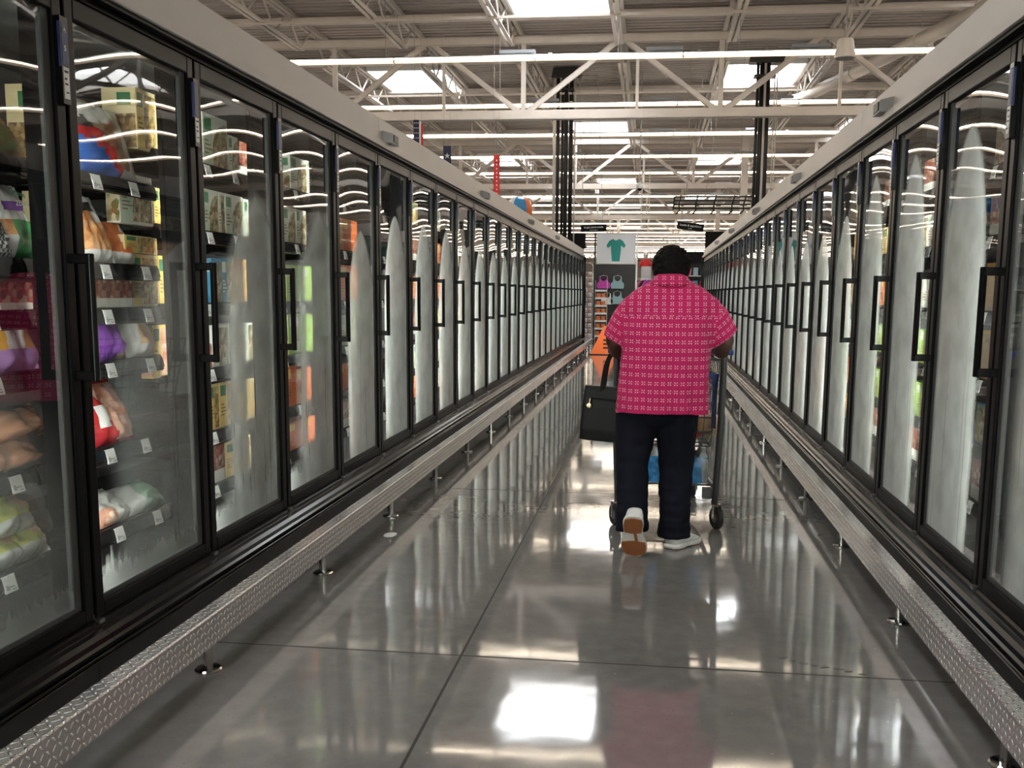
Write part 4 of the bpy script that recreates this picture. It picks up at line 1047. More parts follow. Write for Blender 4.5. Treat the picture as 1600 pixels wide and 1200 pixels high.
def strap(y, dx):
    mb = MB(); pts = [(-.012+dx, y, .262), (.0+dx, y, .36), (.018, y*.7, .43), (.045, y*.3-.018, .468), (.075, y*.6, .44), (.088, y, .36), (.096+dx, y, .262)]
    # ribbon
    rings = []
    cv = [Vector(p) for p in pts]
    sm = []
    for i in range(len(cv)-1):
        for k in range(5):
            t = k/5; p0, p1, p2, p3 = cv[max(0, i-1)], cv[i], cv[i+1], cv[min(len(cv)-1, i+2)]
            sm.append(.5*((2*p1)+(p2-p0)*t+(2*p0-5*p1+4*p2-p3)*t*t+(3*p1-p0-3*p2+p3)*t**3))
    sm.append(cv[-1])
    for i, p in enumerate(sm):
        tg = (sm[min(i+1, len(sm)-1)]-sm[max(0, i-1)]).normalized(); nrm = Vector((0, 1, 0)); sd_ = tg.cross(nrm).normalized()
        rings.append([p+nrm*.003+sd_*.0125, p-nrm*.003+sd_*.0125, p-nrm*.003-sd_*.0125, p+nrm*.003-sd_*.0125])
    return mb.loft(rings).mesh('strap', leather)
put('strap', strap(-.03, 0), hb); put('strap', strap(.03, .004), hb)

# ------------------------------------------------------------------ shopping cart
cart = thing('shopping_cart', 'grey wire shopping cart with a blue trimmed basket, pushed by the shopper', 'shopping cart', (.098, 5.29, 0))
cgrey = P('dark_grey_cart_tube', (.055, .055, .058), .35); cwire = P('grey_zinc_wire', (.07, .07, .072), .35, .4); cblue = P('blue_cart_plastic', (.015, .05, .30), .35); rubber = P('black_rubber', (.015, .014, .015), .55)
MB().tube([(-.335, -.055, .985), (.335, -.055, .985)], .0145, 14).build('handle', cblue, cart, smooth=True)
for e in (-1, 1):
    MB().tube([(e*.268, .01, .135), (e*.272, .0, .25), (e*.284, -.02, .55), (e*.288, -.035, .93), (e*.285, -.048, .975), (e*.27, -.055, .985)], .019, 12).build('upright', cgrey, cart, smooth=True)
    MB().tube([(e*.270, .0, .24), (e*.262, .10, .225), (e*.20, .86, .215), (e*.19, .9, .20)], .0135, 10).build('lower_frame', cgrey, cart, smooth=True)
    # casters
    for (x, y, r, nm) in ((e*.280, .0, .064, 'wheel'), (e*.19, .88, .058, 'wheel')):
        wl = MB(); 
        prof = [(r*.42, -.014), (r*.9, -.015), (r, -.009), (r, .009), (r*.9, .015), (r*.42, .014)]
        k = len(wl.v); wl.lathe(prof, n=26); wl.v = [(x+p[2], y+p[0], r+p[1]) for p in wl.v]
        YW = R(24) if nm == 'wheel' and y < .1 else R(-8)
        def turn(mb_): mb_.v = [(x+(p[0]-x)*cos(YW)-(p[1]-y)*sin(YW), y+(p[0]-x)*sin(YW)+(p[1]-y)*cos(YW), p[2]) for p in mb_.v]
        turn(wl); wo = wl.build('wheel', rubber, cart, smooth=False, bevel=0)
        hub = MB(); hub.lathe([(.012, -.0165), (r*.42, -.0155), (r*.42, .0155), (.012, .0165)], n=18); hub.v = [(x+p[2], y+p[0], r+p[1]) for p in hub.v]; turn(hub); hub.build('hub', P('grey_hub', (.25, .24, .24), .4), wo)
        fk = MB()
        for q in (-1, 1): fk.box(x+q*.021-.0025, x+q*.021+.0025, y-.013, y+.013, r-.015, r*2+.012)
        fk.box(x-.0235, x+.0235, y-.013, y+.013, r*2+.008, r*2+.013); fk.tube([(x-.026, y, r), (x+.026, y, r)], .005, 8)
        turn(fk); fk.build('fork', chrome, wo)
Bw0, Bw1, By0, By1 = .272, .205, .02, .80
def bx(y, z):  # half width of the basket
    t = (y-By0)/(By1-By0); return (Bw0+(Bw1-Bw0)*t)*(.86+.14*(z-.46)/.48)
def bz(y): return .46+.05*(y-By0)/(By1-By0)
for e in (-1, 1):
    sw = MB()
    for q in range(7):
        z = .46+.08*q
        sw.tube([(e*bx(By0, z), By0, z), (e*bx(By1, z), By1+.06*(z-.46)/.48, z-.0)], .0040 if q < 6 else .007, 6)
    for q in range(13):
        y = By0+(By1-By0)*q/12; sw.tube([(e*bx(y, .46), y, bz(y)-.0), (e*bx(y, .94), y+.0, .94)], .0028, 6)
    sw.build('side_wires', cwire, cart)
rg = MB(); fg = MB(); bg = MB()
for q in range(7):
    z = .46+.08*q
    rg.tube([(-bx(By0, z), By0, z), (bx(By0, z), By0, z)], .0042 if q < 6 else .006, 6); fg.tube([(-bx(By1, z), By1+.06*(z-.46)/.48, z), (bx(By1, z), By1+.06*(z-.46)/.48, z)], .003, 6)
for q in range(11):
    u = -1+2*q/10
    rg.tube([(u*bx(By0, .46), By0-.004, .46), (u*bx(By0, .94), By0-.004, .94)], .0028, 6); fg.tube([(u*bx(By1, .46), By1, .50), (u*bx(By1, .94), By1+.06, .94)], .0028, 6)
    bg.tube([(u*bx(By0, .46), By0, .46), (u*bx(By1, .5), By1, .505)], .0028, 6)
for q in range(9): y = By0+(By1-By0)*q/8; bg.tube([(-bx(y, .46), y, bz(y)), (bx(y, .46), y, bz(y))], .0035, 6)
rg.build('rear_gate', cwire, cart); fg.build('front_wires', cwire, cart); bg.build('basket_floor', cwire, cart)
bt = MB()
bt.box(-.27, .27, .006, .022, .845, .862); bt.build('gate_bar', cblue, cart)
for e in (-1, 1): MB().box(e*.235, e*.262, .024, .036, .56, .845).build('corner_trim', cblue, cart)
lt = MB()
for q in range(9): u = -1+2*q/8; lt.tube([(u*.23, .08, .235), (u*.185, .82, .225)], .0035, 6)
for y in (.08, .3, .55, .82): lt.tube([(-.25+y*.06, y, .231), (.25-y*.06, y, .231)], .005, 6)
lt.build('lower_tray', cwire, cart)
MB().box(.20, .252, .02, .075, .165, .222).build('lock_box', P('grey_lock_box', (.13, .13, .135), .45), cart)
# what she is buying
watm = P('blue_shrink_wrap', (.04, .19, .42), .15, coat=.6, var=.5, vs=22); watc = P('clear_shrink_wrap', (.50, .56, .60), .12, coat=.6, var=.2, vs=18)
wp = thing('water_pack', 'blue shrink-wrapped pack of water bottles on the lower tray of the cart', 'water pack', (.135, 5.50, .238))
mb = MB()
for ix in range(6):
    for iy in range(4):
        c = (-.165+ix*.066, -.10+iy*.066, 0); mb.lathe([(.026, 0), (.031, .008), (.031, .13), (.028, .15), (.014, .178), (.014, .196)], c, 12)
mb.build('bottles', watc, wp, smooth=True)
MB().loft([sring(z, 0, 0, hx, hy, 40, 8) for z, hx, hy in ((.0, .196, .130), (.01, .200, .134), (.07, .1985, .1325), (.145, .199, .134), (.15, .197, .131))], cap=False).build('wrap', watm, wp, smooth=True)
lofm = P('brown_bread_bag', (.52, .36, .20), .28, coat=.4, var=.25, vs=18)
def lump(name, c, r, m, seed, nz=.18):
    mb = MB().ball((0, 0, 0), r, 28, 20); mb.v = [tuple(Vector(p)*(1+nz*noise.noise(Vector(p)*14+Vector((seed,)*3)))) for p in mb.v]
    return put(name, mb.mesh(name, m, smooth=True), None, c)
tag(lump('bread_bag', (.318, 5.50, .562), (.072, .15, .078), lofm, 2), 'tan plastic bag of bread at the back right of the cart basket', 'bread')
tag(lump('meat_tray', (.235, 5.49, .512), (.060, .13, .038), redc, 5, .1), 'red wrapped pack lying under the bread bag in the cart', 'food pack')
tag(lump('red_bag', (.17, 5.47, .58), (.055, .12, .10), redc, 9, .2), 'crumpled red bag in the cart basket beside the bread', 'bag')
tag(lump('white_bag', (.02, 5.72, .60), (.13, .17, .11), whitef, 12, .2), 'white grocery bag in the middle of the cart basket', 'bag')
# ------------------------------------------------------------------ things hung under the roof and on the freezers
signb = P('black_sign_panel', (.006, .006, .006), .6, spec=.12); dark_wall = P('dark_slatwall', (.028, .028, .03), .5)
def aisle_sign(x, y, z, w_, h, roll, yaw, big, small, label):
    t = thing('aisle_sign', label, 'sign', (x, y, z), None, (0, R(roll), R(yaw)))
    MB().box(-w_/2, w_/2, -.01, .01, -h/2, h/2).build('panel', signb, t)
    put('lettering', text_mesh(big, .062, paper), t, (0, -.0115, .018), (R(90), 0, 0)); put('lettering', text_mesh(small, .030, paper), t, (0, -.0115, -.045), (R(90), 0, 0))
    MB().tube([(-w_/2+.08, 0, h/2), (-w_/2+.08, 0, 3.47)], .006, 6).tube([(w_/2-.08, 0, h/2), (w_/2-.08, 0, 3.47)], .006, 6).build('hanger', rope_m, t)
    return t
aisle_sign(-1.435, 22.9, 2.812, .60, .165, -3, 8, 'Single serve meals', 'Frozen entrees', 'black hanging sign above the far end of the left freezers')
aisle_sign(.79, 22.4, 2.815, .60, .165, 7, -8, 'Snacks & appetizers', 'Frozen', 'black hanging sign above the far end of the right freezers')
tag(MB().box(-1.985, -1.60, 22.55, 22.75, 2.324, 2.67).build('end_board', signb, bevel=.01), 'black board standing on the far end of the left freezers', 'board')
tag(MB().box(1.13, 1.56, 22.3, 22.5, 2.324, 2.70).build('end_board', signb, bevel=.01), 'black board standing on the far end of the right freezers', 'board')
pipeb = P('black_pipe_insulation', (.014, .013, .013), .55); pipew = P('cream_pipe', (.62, .56, .51), .45)
def pipes(x0, xs, y, zt, label, white):
    t = thing('pipe_bundle', label, 'pipes', (x0, y, 2.322))
    for k, (dx, r) in enumerate(xs): MB().tube([(dx, (k % 2)*.05, 0), (dx, (k % 2)*.05, zt-2.322)], r, 12).build('pipe', pipeb, t, smooth=True)
    for dx, r in white: MB().tube([(dx, -.03, 0), (dx, -.03, min(zt-2.322+.2, 3.92))], r, 12).build('cream_pipe', pipew, t, smooth=True)
    for z in (1.0, 2.3): MB().box(min(a for a, r in xs)-.06, max(a for a, r in xs)+.06, .055, .075, z, z+.03).build('pipe_strap', steel, t)
    mb = MB()
    mb.prism([(-.30, zt-2.40), (-.26, zt-2.20), (.26, zt-2.18), (.36, zt-2.30), (.32, zt-2.42)], -.12, .16); mb.build('pipe_wrap', pipeb, t)
    MB().box(-.2, .2, -.1, .14, zt-2.322-.34, zt-2.322-.30).build('support_plate', pipeb, t)
    return t
pipes(-2.06, ((-.15, .038), (-.055, .03), (.03, .048), (.12, .03), (.165, .022)), 22.0, 6.08, 'bundle of black insulated pipes rising above the left freezers to the roof', ((-.225, .036), (.235, .018)))
pipes(1.985, ((-.125, .028), (-.03, .06), (.06, .05)), 19.3, 5.72, 'bundle of black insulated pipes rising above the right freezers by a skylight', ((.012, .024), (.19, .012), (.235, .012)))
rk = thing('pipe_rack', 'black pipe rack of parallel bars jutting over the aisle from the right pipes', 'rack', (1.1, 19.3, 3.05))
for z, y in ((.115, -.1), (.05, .0), (-.02, .08), (-.085, .16)): MB().tube([(-.74, y, z), (.72, y, z)], .017, 8).build('bar', pipeb, rk)
for k, x in enumerate((-.62, -.30, .05, .40, .62)):
    MB().tube([(x, -.12, .13), (x-.03, .1, -.02), (x-.02, .2, -.12), (x-.08, .2, -.19)], .016, 6).build('bracket', pipeb, rk)
MB().tube([(.70, .0, .14), (.78, .0, .1), (.80, .02, -.15)], .02, 8).build('end_bend', pipeb, rk); MB().tube([(-.74, 0, .13), (-.76, .1, -.12)], .016, 8).build('end_bar', pipeb, rk)
for x in (-.5, .5): MB().tube([(x, 0, .05), (x, 0, 3.15)], .005, 6).build('hanger_rod', rope_m, rk)
# beach ball
bb = thing('beach_ball', 'inflated beach ball with blue, white and orange panels on the left freezer top', 'ball', (-2.02, 14.5, 2.524))
cols = [P('ball_white', (.75, .75, .76), .25, coat=.5), P('ball_blue', (.03, .25, .55), .25, coat=.5), P('ball_orange', (.80, .16, .03), .25, coat=.5)]
mb = MB().ball((0, 0, 0), .2, 36, 20)
for i, f in enumerate(mb.f):
    c = sum((Vector(mb.v[k]) for k in f), Vector())/len(f); a = (math.atan2(c.y, c.x)/(2*pi)*6+3.3) % 6; mb.m[i] = [0, 2, 0, 1, 0, 2][int((a+.0) % 6)]
mb.m = [({0: 0, 1: 1, 2: 2, 3: 0, 4: 1, 5: 2}[int(((math.atan2(sum(mb.v[k][1] for k in f), sum(mb.v[k][0] for k in f))+pi)/(2*pi)*6+5.85) % 6)]) for f in mb.f]
mb.build('ball', cols, bb, smooth=True)
MB().cyl((0, 0, .196), (0, 0, .204), .016).build('valve', cols[0], bb)
# banners
redb = P('red_banner_cloth', (.62, .03, .03), .6); navyb = P('navy_cloth', (.012, .016, .06), .6); whb = P('white_cloth', (.72, .71, .70), .7)
t = thing('hanging_banner', 'tall narrow red banner hung on two cords above the left freezers', 'banner', (-2.775, 17.0, 2.9))
MB().box(-.055, .055, -.004, .004, 0, .77).build('cloth', redb, t)
mk = MB()
for k in range(9): mk.box(-.010, .010, -.0065, -.004, .10+.07*k, .128+.07*k)
mk.build('white_print', whb, t); MB().tube([(-.05, 0, .77), (-.05, 0, 3.32)], .003, 5).tube([(.05, 0, .77), (.05, 0, 3.32)], .003, 5).build('cord', rope_m, t)
def star(r, n=5):
    return [((r if k % 2 == 0 else r*.4)*sin(pi*k/n), (r if k % 2 == 0 else r*.4)*cos(pi*k/n)) for k in range(2*n)]
fl = thing('flag', 'hanging stars and stripes flag with navy and red fields above left freezers', 'flag', (-3.93, 16.0, 3.2), None, (0, 0, R(8)))
MB().box(-.075, .02, -.004, .004, 0, .90).build('navy_field', navyb, fl); MB().box(.02, .05, -.0045, .0045, 0, .88).build('white_stripe', whb, fl); MB().box(.05, .085, -.004, .004, 0, .84).build('red_stripe', redb, fl)
sm = MB()
for a in range(3):
    for b_ in range(11): sm.prism([(x-.055+a*.028+.0, z+.05+b_*.08) for x, z in star(.013)], -.0065, -.004)
sm.build('stars', whb, fl); MB().tube([(-.05, 0, .9), (-.05, 0, 3.0)], .003, 5).tube([(.06, 0, .84), (.06, 0, 3.0)], .003, 5).build('cord', rope_m, fl)
fl = thing('flag', 'small hanging navy flag with one white star and red foot', 'flag', (-3.44, 16.0, 2.9), None, (0, 0, R(8)))
MB().box(-.065, .065, -.004, .004, .30, .78).build('navy_field', navyb, fl); MB().box(-.065, .065, -.004, .004, .0, .30).build('red_field', redb, fl)
MB().prism([(x, z+.62) for x, z in star(.05)], -.007, -.004).build('star', whb, fl); MB().tube([(-.05, 0, .78), (-.05, 0, 3.3)], .003, 5).tube([(.05, 0, .78), (.05, 0, 3.3)], .003, 5).build('cord', rope_m, fl)
# pendant speaker, dome camera, hanging ladder frame, round duct, columns
sp = thing('pendant_speaker', 'white bucket shaped pendant speaker hanging in front of the nearest lamps', 'speaker', (2.585, 14.5, 4.6))
MB().lathe([(.13, 0), (.145, .006), (.143, .02), (.112, .235), (.10, .262), (.03, .275)], n=32).build('housing', P('speaker_white', (.66, .61, .57), .45), sp, smooth=False)
MB().cyl((0, 0, .27), (0, 0, 1.66), .012).build('stem', rope_m, sp); MB().cyl((0, 0, -.004), (0, 0, .004), .125, n=28).build('grille', P('speaker_grille', (.3, .28, .27), .6), sp)
dc = thing('dome_camera', 'small white pendant camera with a black dome hung over the aisle', 'camera', (-.38, 22.6, 3.62))
MB().lathe([(.05, .06), (.075, .065), (.07, .15), (.02, .2)], n=20).build('housing', white_pl, dc, smooth=True); MB().ball((0, 0, .06), (.055, .055, .05), 16, 10).build('dome', blackg, dc, smooth=True); MB().cyl((0, 0, .2), (0, 0, 2.63), .014).build('stem', rope_m, dc)
ld = thing('cable_ladder', 'narrow cream ladder frame hanging upright over the end of the aisle', 'ladder', (-.275, 26., 3.0))
for e in (-1, 1): MB().box(e*.085, e*.115, -.015, .015, 0, 1.5).build('rail', pipew, ld); MB().tube([(e*.06, 0, 1.5), (e*.06, 0, 3.25)], .005, 5).build('cord', rope_m, ld)
for k in range(6): MB().box(-.1, .1, -.012, .012, .005+k*.29, .035+k*.29).build('rung', pipew, ld)
dm = P('cream_round_duct', (.60, .54, .49), .5)
t = thing('round_duct', 'long cream round duct running under the roof at the right', 'duct', (4.0, 19.2, 5.6))
MB().tube([(2.2, -8.6, 0), (.87, -3.42, 0), (-.89, 3.39, 0), (-1.1, 4.2, .1)], .125, 24).build('pipe', dm, t, smooth=True)
for k in range(6): a = -1+k*.4; MB().tube([(2.2-3.2*(k/5)*.95, -8.6+12.4*(k/5)*.95, 0), (2.2-3.2*(k/5)*.95-.02, -8.6+12.4*(k/5)*.95+.08, 0)], .134, 24).build('band', dm, t); MB().tube([(2.2-3.2*(k/5)*.95, -8.6+12.4*(k/5)*.95, .2), (2.2-3.2*(k/5)*.95, -8.6+12.4*(k/5)*.95, .6)], .006, 5).build('hanger_rod', rope_m, t)
for x, y, lb in ((2.68, 30.8, 'nearer square cream column rising right of the aisle end'), (2.68, 43., 'farther square cream column right of the aisle end'), (-2.05, 55.2, 'square grey cream column far beyond the left end display'), (-9.3, 18.6, 'square cream column behind the left freezers'), (8.3, 18.6, 'square cream column behind the right freezers')):
    t = thing('column', lb, 'column', (x, y, 0))
    MB().box(-.10, .10, -.10, .10, 0, 6.04).build('shaft', pipew, t, bevel=.008); MB().box(-.16, .16, -.16, .16, 0, .02).build('base_plate', pipew, t)

# ------------------------------------------------------------------ orange pop-up cone on the floor
cn = thing('caution_cone', 'orange fabric pop-up floor cone near the far left freezers', 'cone', (-1.02, 20.75, 0))
orf = P('orange_fabric', (.95, .17, .02), .6)
MB().loft([[(r*cos(a), r*sin(a), z) for a in [i*2*pi/4+pi/4 for i in range(4)]] for r, z in ((.42, .012), (.40, .03), (.20, .34), (.03, .60), (.012, .61))]).build('cloth', orf, cn)
MB().tube([(.425*cos(i*pi/2+pi/4), .425*sin(i*pi/2+pi/4), .010) for i in range(4)], .009, 8, closed=True).build('base_hoop', blk, cn)
mk = MB()
for k in range(3):
    z = .13+.08*k; d = -(.285-.235*(z-.03)/.40*.9)-.001
    yv = -.40*.7071+(.40-.20)*.7071*(z-.03)/.31
    mk.box(-.02, .14-.03*k, yv-.006, yv+.002, z, z+.035)
mk.build('dark_print', blk, cn)

# ------------------------------------------------------------------ clothes and snacks beyond the end of the aisle
teal = P('teal_fabric', (.02, .25, .22), .7); magenta = P('magenta_fabric', (.52, .06, .40), .7); mist = P('grey_teal_fabric', (.26, .40, .43), .7); wfab = P('white_fabric', (.72, .71, .70), .8)
peach = P('peach_fabric', (.80, .42, .20), .8); blackf = P('black_fabric', (.02, .02, .023), .85); redf = P('red_fabric', (.55, .03, .03), .8); pinkf = P('pink_fabric', (.70, .15, .28), .8); tealb = P('blue_teal_fabric', (.07, .20, .27), .8)
st = thing('display_stand', 'tall dark slat wall stand with sports tops and a white poster', 'display stand', (-1.0, 25.42, 0))
MB().box(-.52, .52, .0, .06, .12, 2.05).build('slat_panel', dark_wall, st)
sl = MB()
for k in range(15): sl.box(-.50, .50, -.012, 0, .2+k*.125, .27+k*.125)
sl.build('slats', dark_wall, st); MB().box(-.55, .55, -.30, .35, 0, .12).build('base', dark_wall, st)
for e in (-1, 1): MB().box(e*.52, e*.565, -.02, .08, .12, 2.85).build('post', white_pl if e > 0 else dark_wall, st)
po = thing('poster', 'white poster of a teal short sleeved top above the slat wall stand', 'poster', (-1.0, 25.40, 2.07))
MB().box(-.5, .5, 0, .03, 0, .76).build('sheet', P('poster_white', (.66, .68, .72), .5), po); fr = MB()
for a in ((-.51, .51, -.01, .035, -.01, .01), (-.51, .51, -.01, .035, .75, .77), (-.51, -.49, -.01, .035, .01, .75), (.49, .51, -.01, .035, .01, .75)): fr.box(*a)
fr.build('frame', steel, po)
tee = [(-.10, .06), (.10, .06), (.13, .36), (.13, .46), (.21, .40), (.25, .47), (.17, .59), (.07, .635), (.04, .60), (-.04, .60), (-.07, .635), (-.17, .59), (-.25, .47), (-.21, .40), (-.13, .46), (-.13, .36)]
MB().prism([(x, z) for x, z in tee], -.004, 0).build('printed_top', teal, po); MB().ball((0, -.002, .63), (.05, .004, .03)).build('printed_neck', wfab, po)
def bra(x, z, m, label, wd=.178):
    o = [(-.9, 0), (.9, 0), (1, .3), (.92, .62), (.66, .72), (.58, 1.35), (.46, 1.35), (.42, 1.0), (.2, .82), (-.2, .82), (-.42, 1.0), (-.46, 1.35), (-.58, 1.35), (-.66, .72), (-.92, .62), (-1, .3)]
    t = thing('sports_top', label, 'sports top', (x, 25.30, z), 'sports tops on the stand')
    wv = wd*1.3
    MB().prism([(a*wd, b_*wv) for a, b_ in o], -.03, .01).build('fabric', m, t, bevel=.008)
    MB().prism([(a*wd, b_*wd) for a, b_ in ((-.88, -.02), (.88, -.02), (.9, .14), (-.9, .14))], -.036, .014).build('under_band', m, t)
    MB().tube([(-.5*wd, -.01, 1.36*wv), (0, -.01, 1.44*wv), (.5*wd, -.01, 1.36*wv)], .003, 6).tube([(0, -.01, 1.44*wv), (0, .10, 1.52*wv)], .004, 6).build('hanger', white_pl, t)
bra(-1.30, 1.43, magenta, 'magenta sports top, upper left on the slat wall'); bra(-.94, 1.43, mist, 'grey teal sports top, upper right on the slat wall')
bra(-.94, 1.03, mist, 'grey teal sports top, lower right on the slat wall'); bra(-1.20, 1.02, wfab, 'white sports top beside the orange packs', .16)
snack = P('orange_snack_pack', (.62, .17, .05), .4, var=.3, vs=20)
rk2 = thing('snack_rack', 'narrow rack of six white shelves stacked with orange packs', 'rack', (-1.315, 24.45, 0))
for k in range(7): MB().box(-.145, .145, -.12, .12, .22+k*.19, .232+k*.19).box(-.145, .145, -.13, -.12, .205+k*.19, .25+k*.19).build('shelf', white_pl, rk2)
for e in (-1, 1): MB().box(e*.14, e*.155, .1, .12, 0, 1.62).build('post', steel, rk2)
pk = MB().box(-.05, .05, -.06, .06, 0, .115).mesh('snack_pack', snack)
for k in range(6):
    for j in range(2): tag(put('snack_pack', pk, None, (-1.315-.062+j*.124, 24.43, .2325+k*.19)), '%s orange pack on the %s shelf up of the narrow white rack' % (('left', 'right')[j], ordinal(k)), 'snack pack', 'orange packs on the narrow rack')
wr = thing('wire_rack', 'tall chrome rack of small hanging packets beside the left freezer end', 'rack', (-1.60, 23.75, 0))
MB().tube([(-.115, 0, 0), (-.115, 0, 1.95), (-.08, 0, 2.02), (.08, 0, 2.02), (.115, 0, 1.95), (.115, 0, 0)], .012, 8).build('frame', chrome, wr, smooth=True)
for k in range(13): MB().tube([(-.115, 0, .32+k*.125), (.115, 0, .32+k*.125)], .005, 6).build('bar', chrome, wr)
MB().box(-.14, .14, -.16, .16, 0, .02).build('foot', steel, wr)
pkm = [P('beige_packet', (.50, .33, .27), .5, var=.3, vs=30), P('white_packet', (.62, .57, .54), .5, var=.2, vs=30)]
pme = [MB().loft([sring(z, 0, 0, hx, hy, 16, 3) for z, hx, hy in ((0, .040, .006), (.02, .044, .02), (.07, .044, .02), (.10, .040, .004))]).mesh('packet', q, smooth=True) for q in pkm]
for k in range(13):
    for j in range(2): tag(put('packet', pme[(k+j) % 2], None, (-1.652+j*.104, 23.72, .215+k*.125)), 'small beige or white packet hanging on the tall chrome rack', 'packet', 'packets on the chrome rack')
# clothes rail with garments
cr_ = thing('clothes_rail', 'clothes rail of hanging garments right of the slat wall stand', 'clothes rail', (-.42, 28., 0))
MB().tube([(-.38, 0, 0), (-.38, 0, 1.78), (.42, 0, 1.78), (.42, 0, 0)], .016, 8).build('frame', chrome, cr_); MB().box(-.42, -.34, -.25, .25, 0, .03).box(.38, .46, -.25, .25, 0, .03).build('foot', chrome, cr_)
gar = [(-.28, peach, 'peach'), (-.20, orf, 'orange'), (-.12, wfab, 'white'), (-.03, tealb, 'dark teal'), (.06, blackf, 'black'), (.14, pinkf, 'pink'), (.22, blackf, 'second black'), (.30, magenta, 'magenta')]
for k, (dx, m, nm) in enumerate(gar):
    t = thing('garment', '%s garment hanging on the clothes rail' % nm, 'garment', (-.42+dx, 28., 1.02), 'garments on the clothes rail', (0, 0, R(35)))
    pr = [(-.20, 0), (.20, 0), (.17, .35), (.19, .48), (.24, .40), (.28, .50), (.18, .64), (.05, .68), (-.05, .68), (-.18, .64), (-.28, .50), (-.24, .40), (-.19, .48), (-.17, .35)]
    MB().prism(pr, -.02, .02).build('fabric', m, t, bevel=.01); MB().tube([(-.12, 0, .66), (0, 0, .71), (.12, 0, .66)], .006, 6).tube([(0, 0, .71), (0, 0, .76)], .004, 6).build('hanger', white_pl, t)
wp_ = thing('white_board', 'plain white display board behind the hanging garments', 'board', (-.24, 29.5, 0))
MB().box(-.15, .15, 0, .03, .5, 2.12).build('sheet', P('panel_white', (.62, .63, .66), .5), wp_); MB().box(-.17, .17, -.2, .2, 0, .5).build('base', dark_wall, wp_)
# mannequins on plinths
def mannequin(x, y, z, shirt, hat, label):
    t = thing('mannequin', label, 'mannequin', (x, y, z))
    MB().loft([sring(a, 0, 0, b_, c, 20, 2.2) for a, b_, c in ((.30, .12, .08), (.42, .12, .09), (.55, .14, .10), (.64, .13, .08), (.68, .05, .05))]).build('torso', shirt, t, smooth=True)
    for e in (-1, 1): MB().tube([(e*.11, 0, .62), (e*.17, 0, .50), (e*.175, 0, .42)], [.05, .045, .045], 10).build('sleeve', shirt, t, smooth=True)
    MB().ball((0, 0, .77), (.075, .085, .10), 16, 12).build('head', wfab, t, smooth=True)
    if hat: MB().lathe([(.13, .80), (.13, .81), (.085, .82), (.08, .88), (.04, .91)], n=20).build('hat', hat, t, smooth=True)
    MB().cyl((0, 0, .0), (0, 0, .32), .03).build('stand_pole', blackf, t); MB().cyl((0, 0, 0), (0, 0, .02), .12).build('stand_foot', blackf, t)
def plinth(x, y, h, hw, m, label, extra=None):
    t = thing('shop_fixture', label, 'shop fixture', (x, y, 0)); MB().box(-hw, hw, -.4, .4, .1, h).build('body', m, t); MB().box(-hw*.96, hw*.96, -.38, .38, 0, .1).build('foot', dark_wall, t); return t
plinth(-.28, 32., 1.75, .35, P('red_fixture', (.42, .06, .05), .6, var=.35, vs=9), 'red fixture under the hatted mannequin'); mannequin(-.28, 32., 1.75, redf, wfab, 'mannequin in a red top and pale hat above the garments')
plinth(1.36, 30., 1.55, .4, dark_wall, 'dark fixture under the teal mannequin at the right'); mannequin(1.36, 30., 1.55, tealb, None, 'mannequin in a dark teal top behind the right freezer end')
hd_ = thing('shelf_unit', 'shelf unit of folded clothes right of the shopper', 'shelf unit', (1.14, 27.2, 0))
MB().box(-.3, .3, .25, .28, 0, 2.45).build('back_panel', dark_wall, hd_); MB().box(-.3, .3, -.02, .25, 2.20, 2.47).build('top_sign', signb, hd_)
for k in range(5): MB().box(-.3, .3, -.1, .25, .35+k*.36, .37+k*.36).build('shelf', white_pl, hd_)
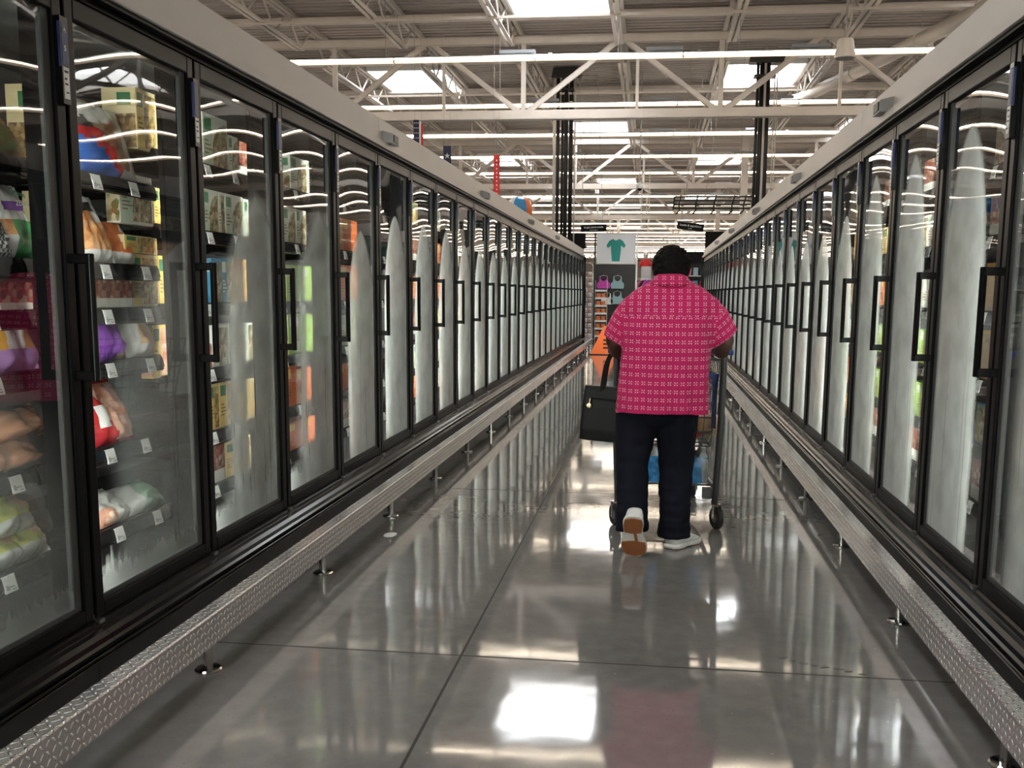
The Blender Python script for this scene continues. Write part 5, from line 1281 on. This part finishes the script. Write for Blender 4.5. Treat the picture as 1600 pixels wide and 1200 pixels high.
for k in range(5):
    for j in range(3):
        m = [mist, wfab, navyb, peach, tealb, pinkf, redf][(k*3+j*2) % 7]; nm = ['grey teal', 'white', 'navy', 'peach', 'dark teal', 'pink', 'red'][(k*3+j*2) % 7]
        tag(MB().box(-.07, .07, -.11, .10, 0, .22).build('folded_clothes', m, None, (.95+j*.19, 27.25, .3705+k*.36), bevel=.02), '%s stack of folded clothes on the %s shelf up, right of the shopper' % (nm, ordinal(k)), 'folded clothes', 'folded clothes on the shelf unit')
# farther fixtures that close the view
rnd = random.Random(3)
fx = [P('fixture_%d' % k, c, .7, var=.3, vs=6) for k, c in enumerate(((.30, .28, .27), (.40, .10, .10), (.18, .22, .30), (.50, .47, .44), (.12, .12, .13), (.36, .26, .20)))]
fn = ['grey', 'red', 'slate blue', 'beige', 'black', 'brown']
for k in range(20):
    y = 36+k*2.9+rnd.random(); x = (-6+rnd.random()*12) if k > 6 else (-5, 4.6, -3.2, 5.2, -1.6, 6, -4)[k]; q = k % 6
    t = thing('shop_fixture', 'distant %s clothes fixture beyond the end of the aisle' % fn[q], 'shop fixture', (x, y, 0), 'distant clothes fixtures'); w_ = .6+rnd.random()*.8; h = 1.2+rnd.random()*.5
    MB().box(-w_, w_, -.4, .4, .1, h).build('body', fx[q], t); MB().box(-w_*.96, w_*.96, -.38, .38, 0, .1).build('foot', dark_wall, t)

tag(lump('paper_scrap', (-1.36, 4.86, .006), (.035, .05, .006), paper, 3, .3), 'small white paper scrap on the floor beside the left bumper rail', 'paper scrap')

sc = MB()
for x, y, w_, a in ((.497, 3.385, .030, .5), (.525, 3.362, .022, .2), (.560, 3.338, .028, -.1), (.596, 3.322, .020, .1), (.630, 3.312, .030, .3), (.676, 3.306, .034, -.1), (.705, 3.285, .024, .1), (.748, 3.268, .022, 0.)):
    pr = [(x+w_*.6*cos(t_)*cos(a)-.006*sin(t_)*sin(a), y+w_*.6*cos(t_)*sin(a)+.006*sin(t_)*cos(a)) for t_ in [k*pi/4 for k in range(8)]]
    sc.prism(pr, .0002, .0008, 'z')
tag(sc.build('scuff_marks', P('dark_scuff', (.04, .037, .035), .5)), 'trail of small dark scuff marks on the floor near the right bumper rail', 'scuff marks', None, 'stuff')
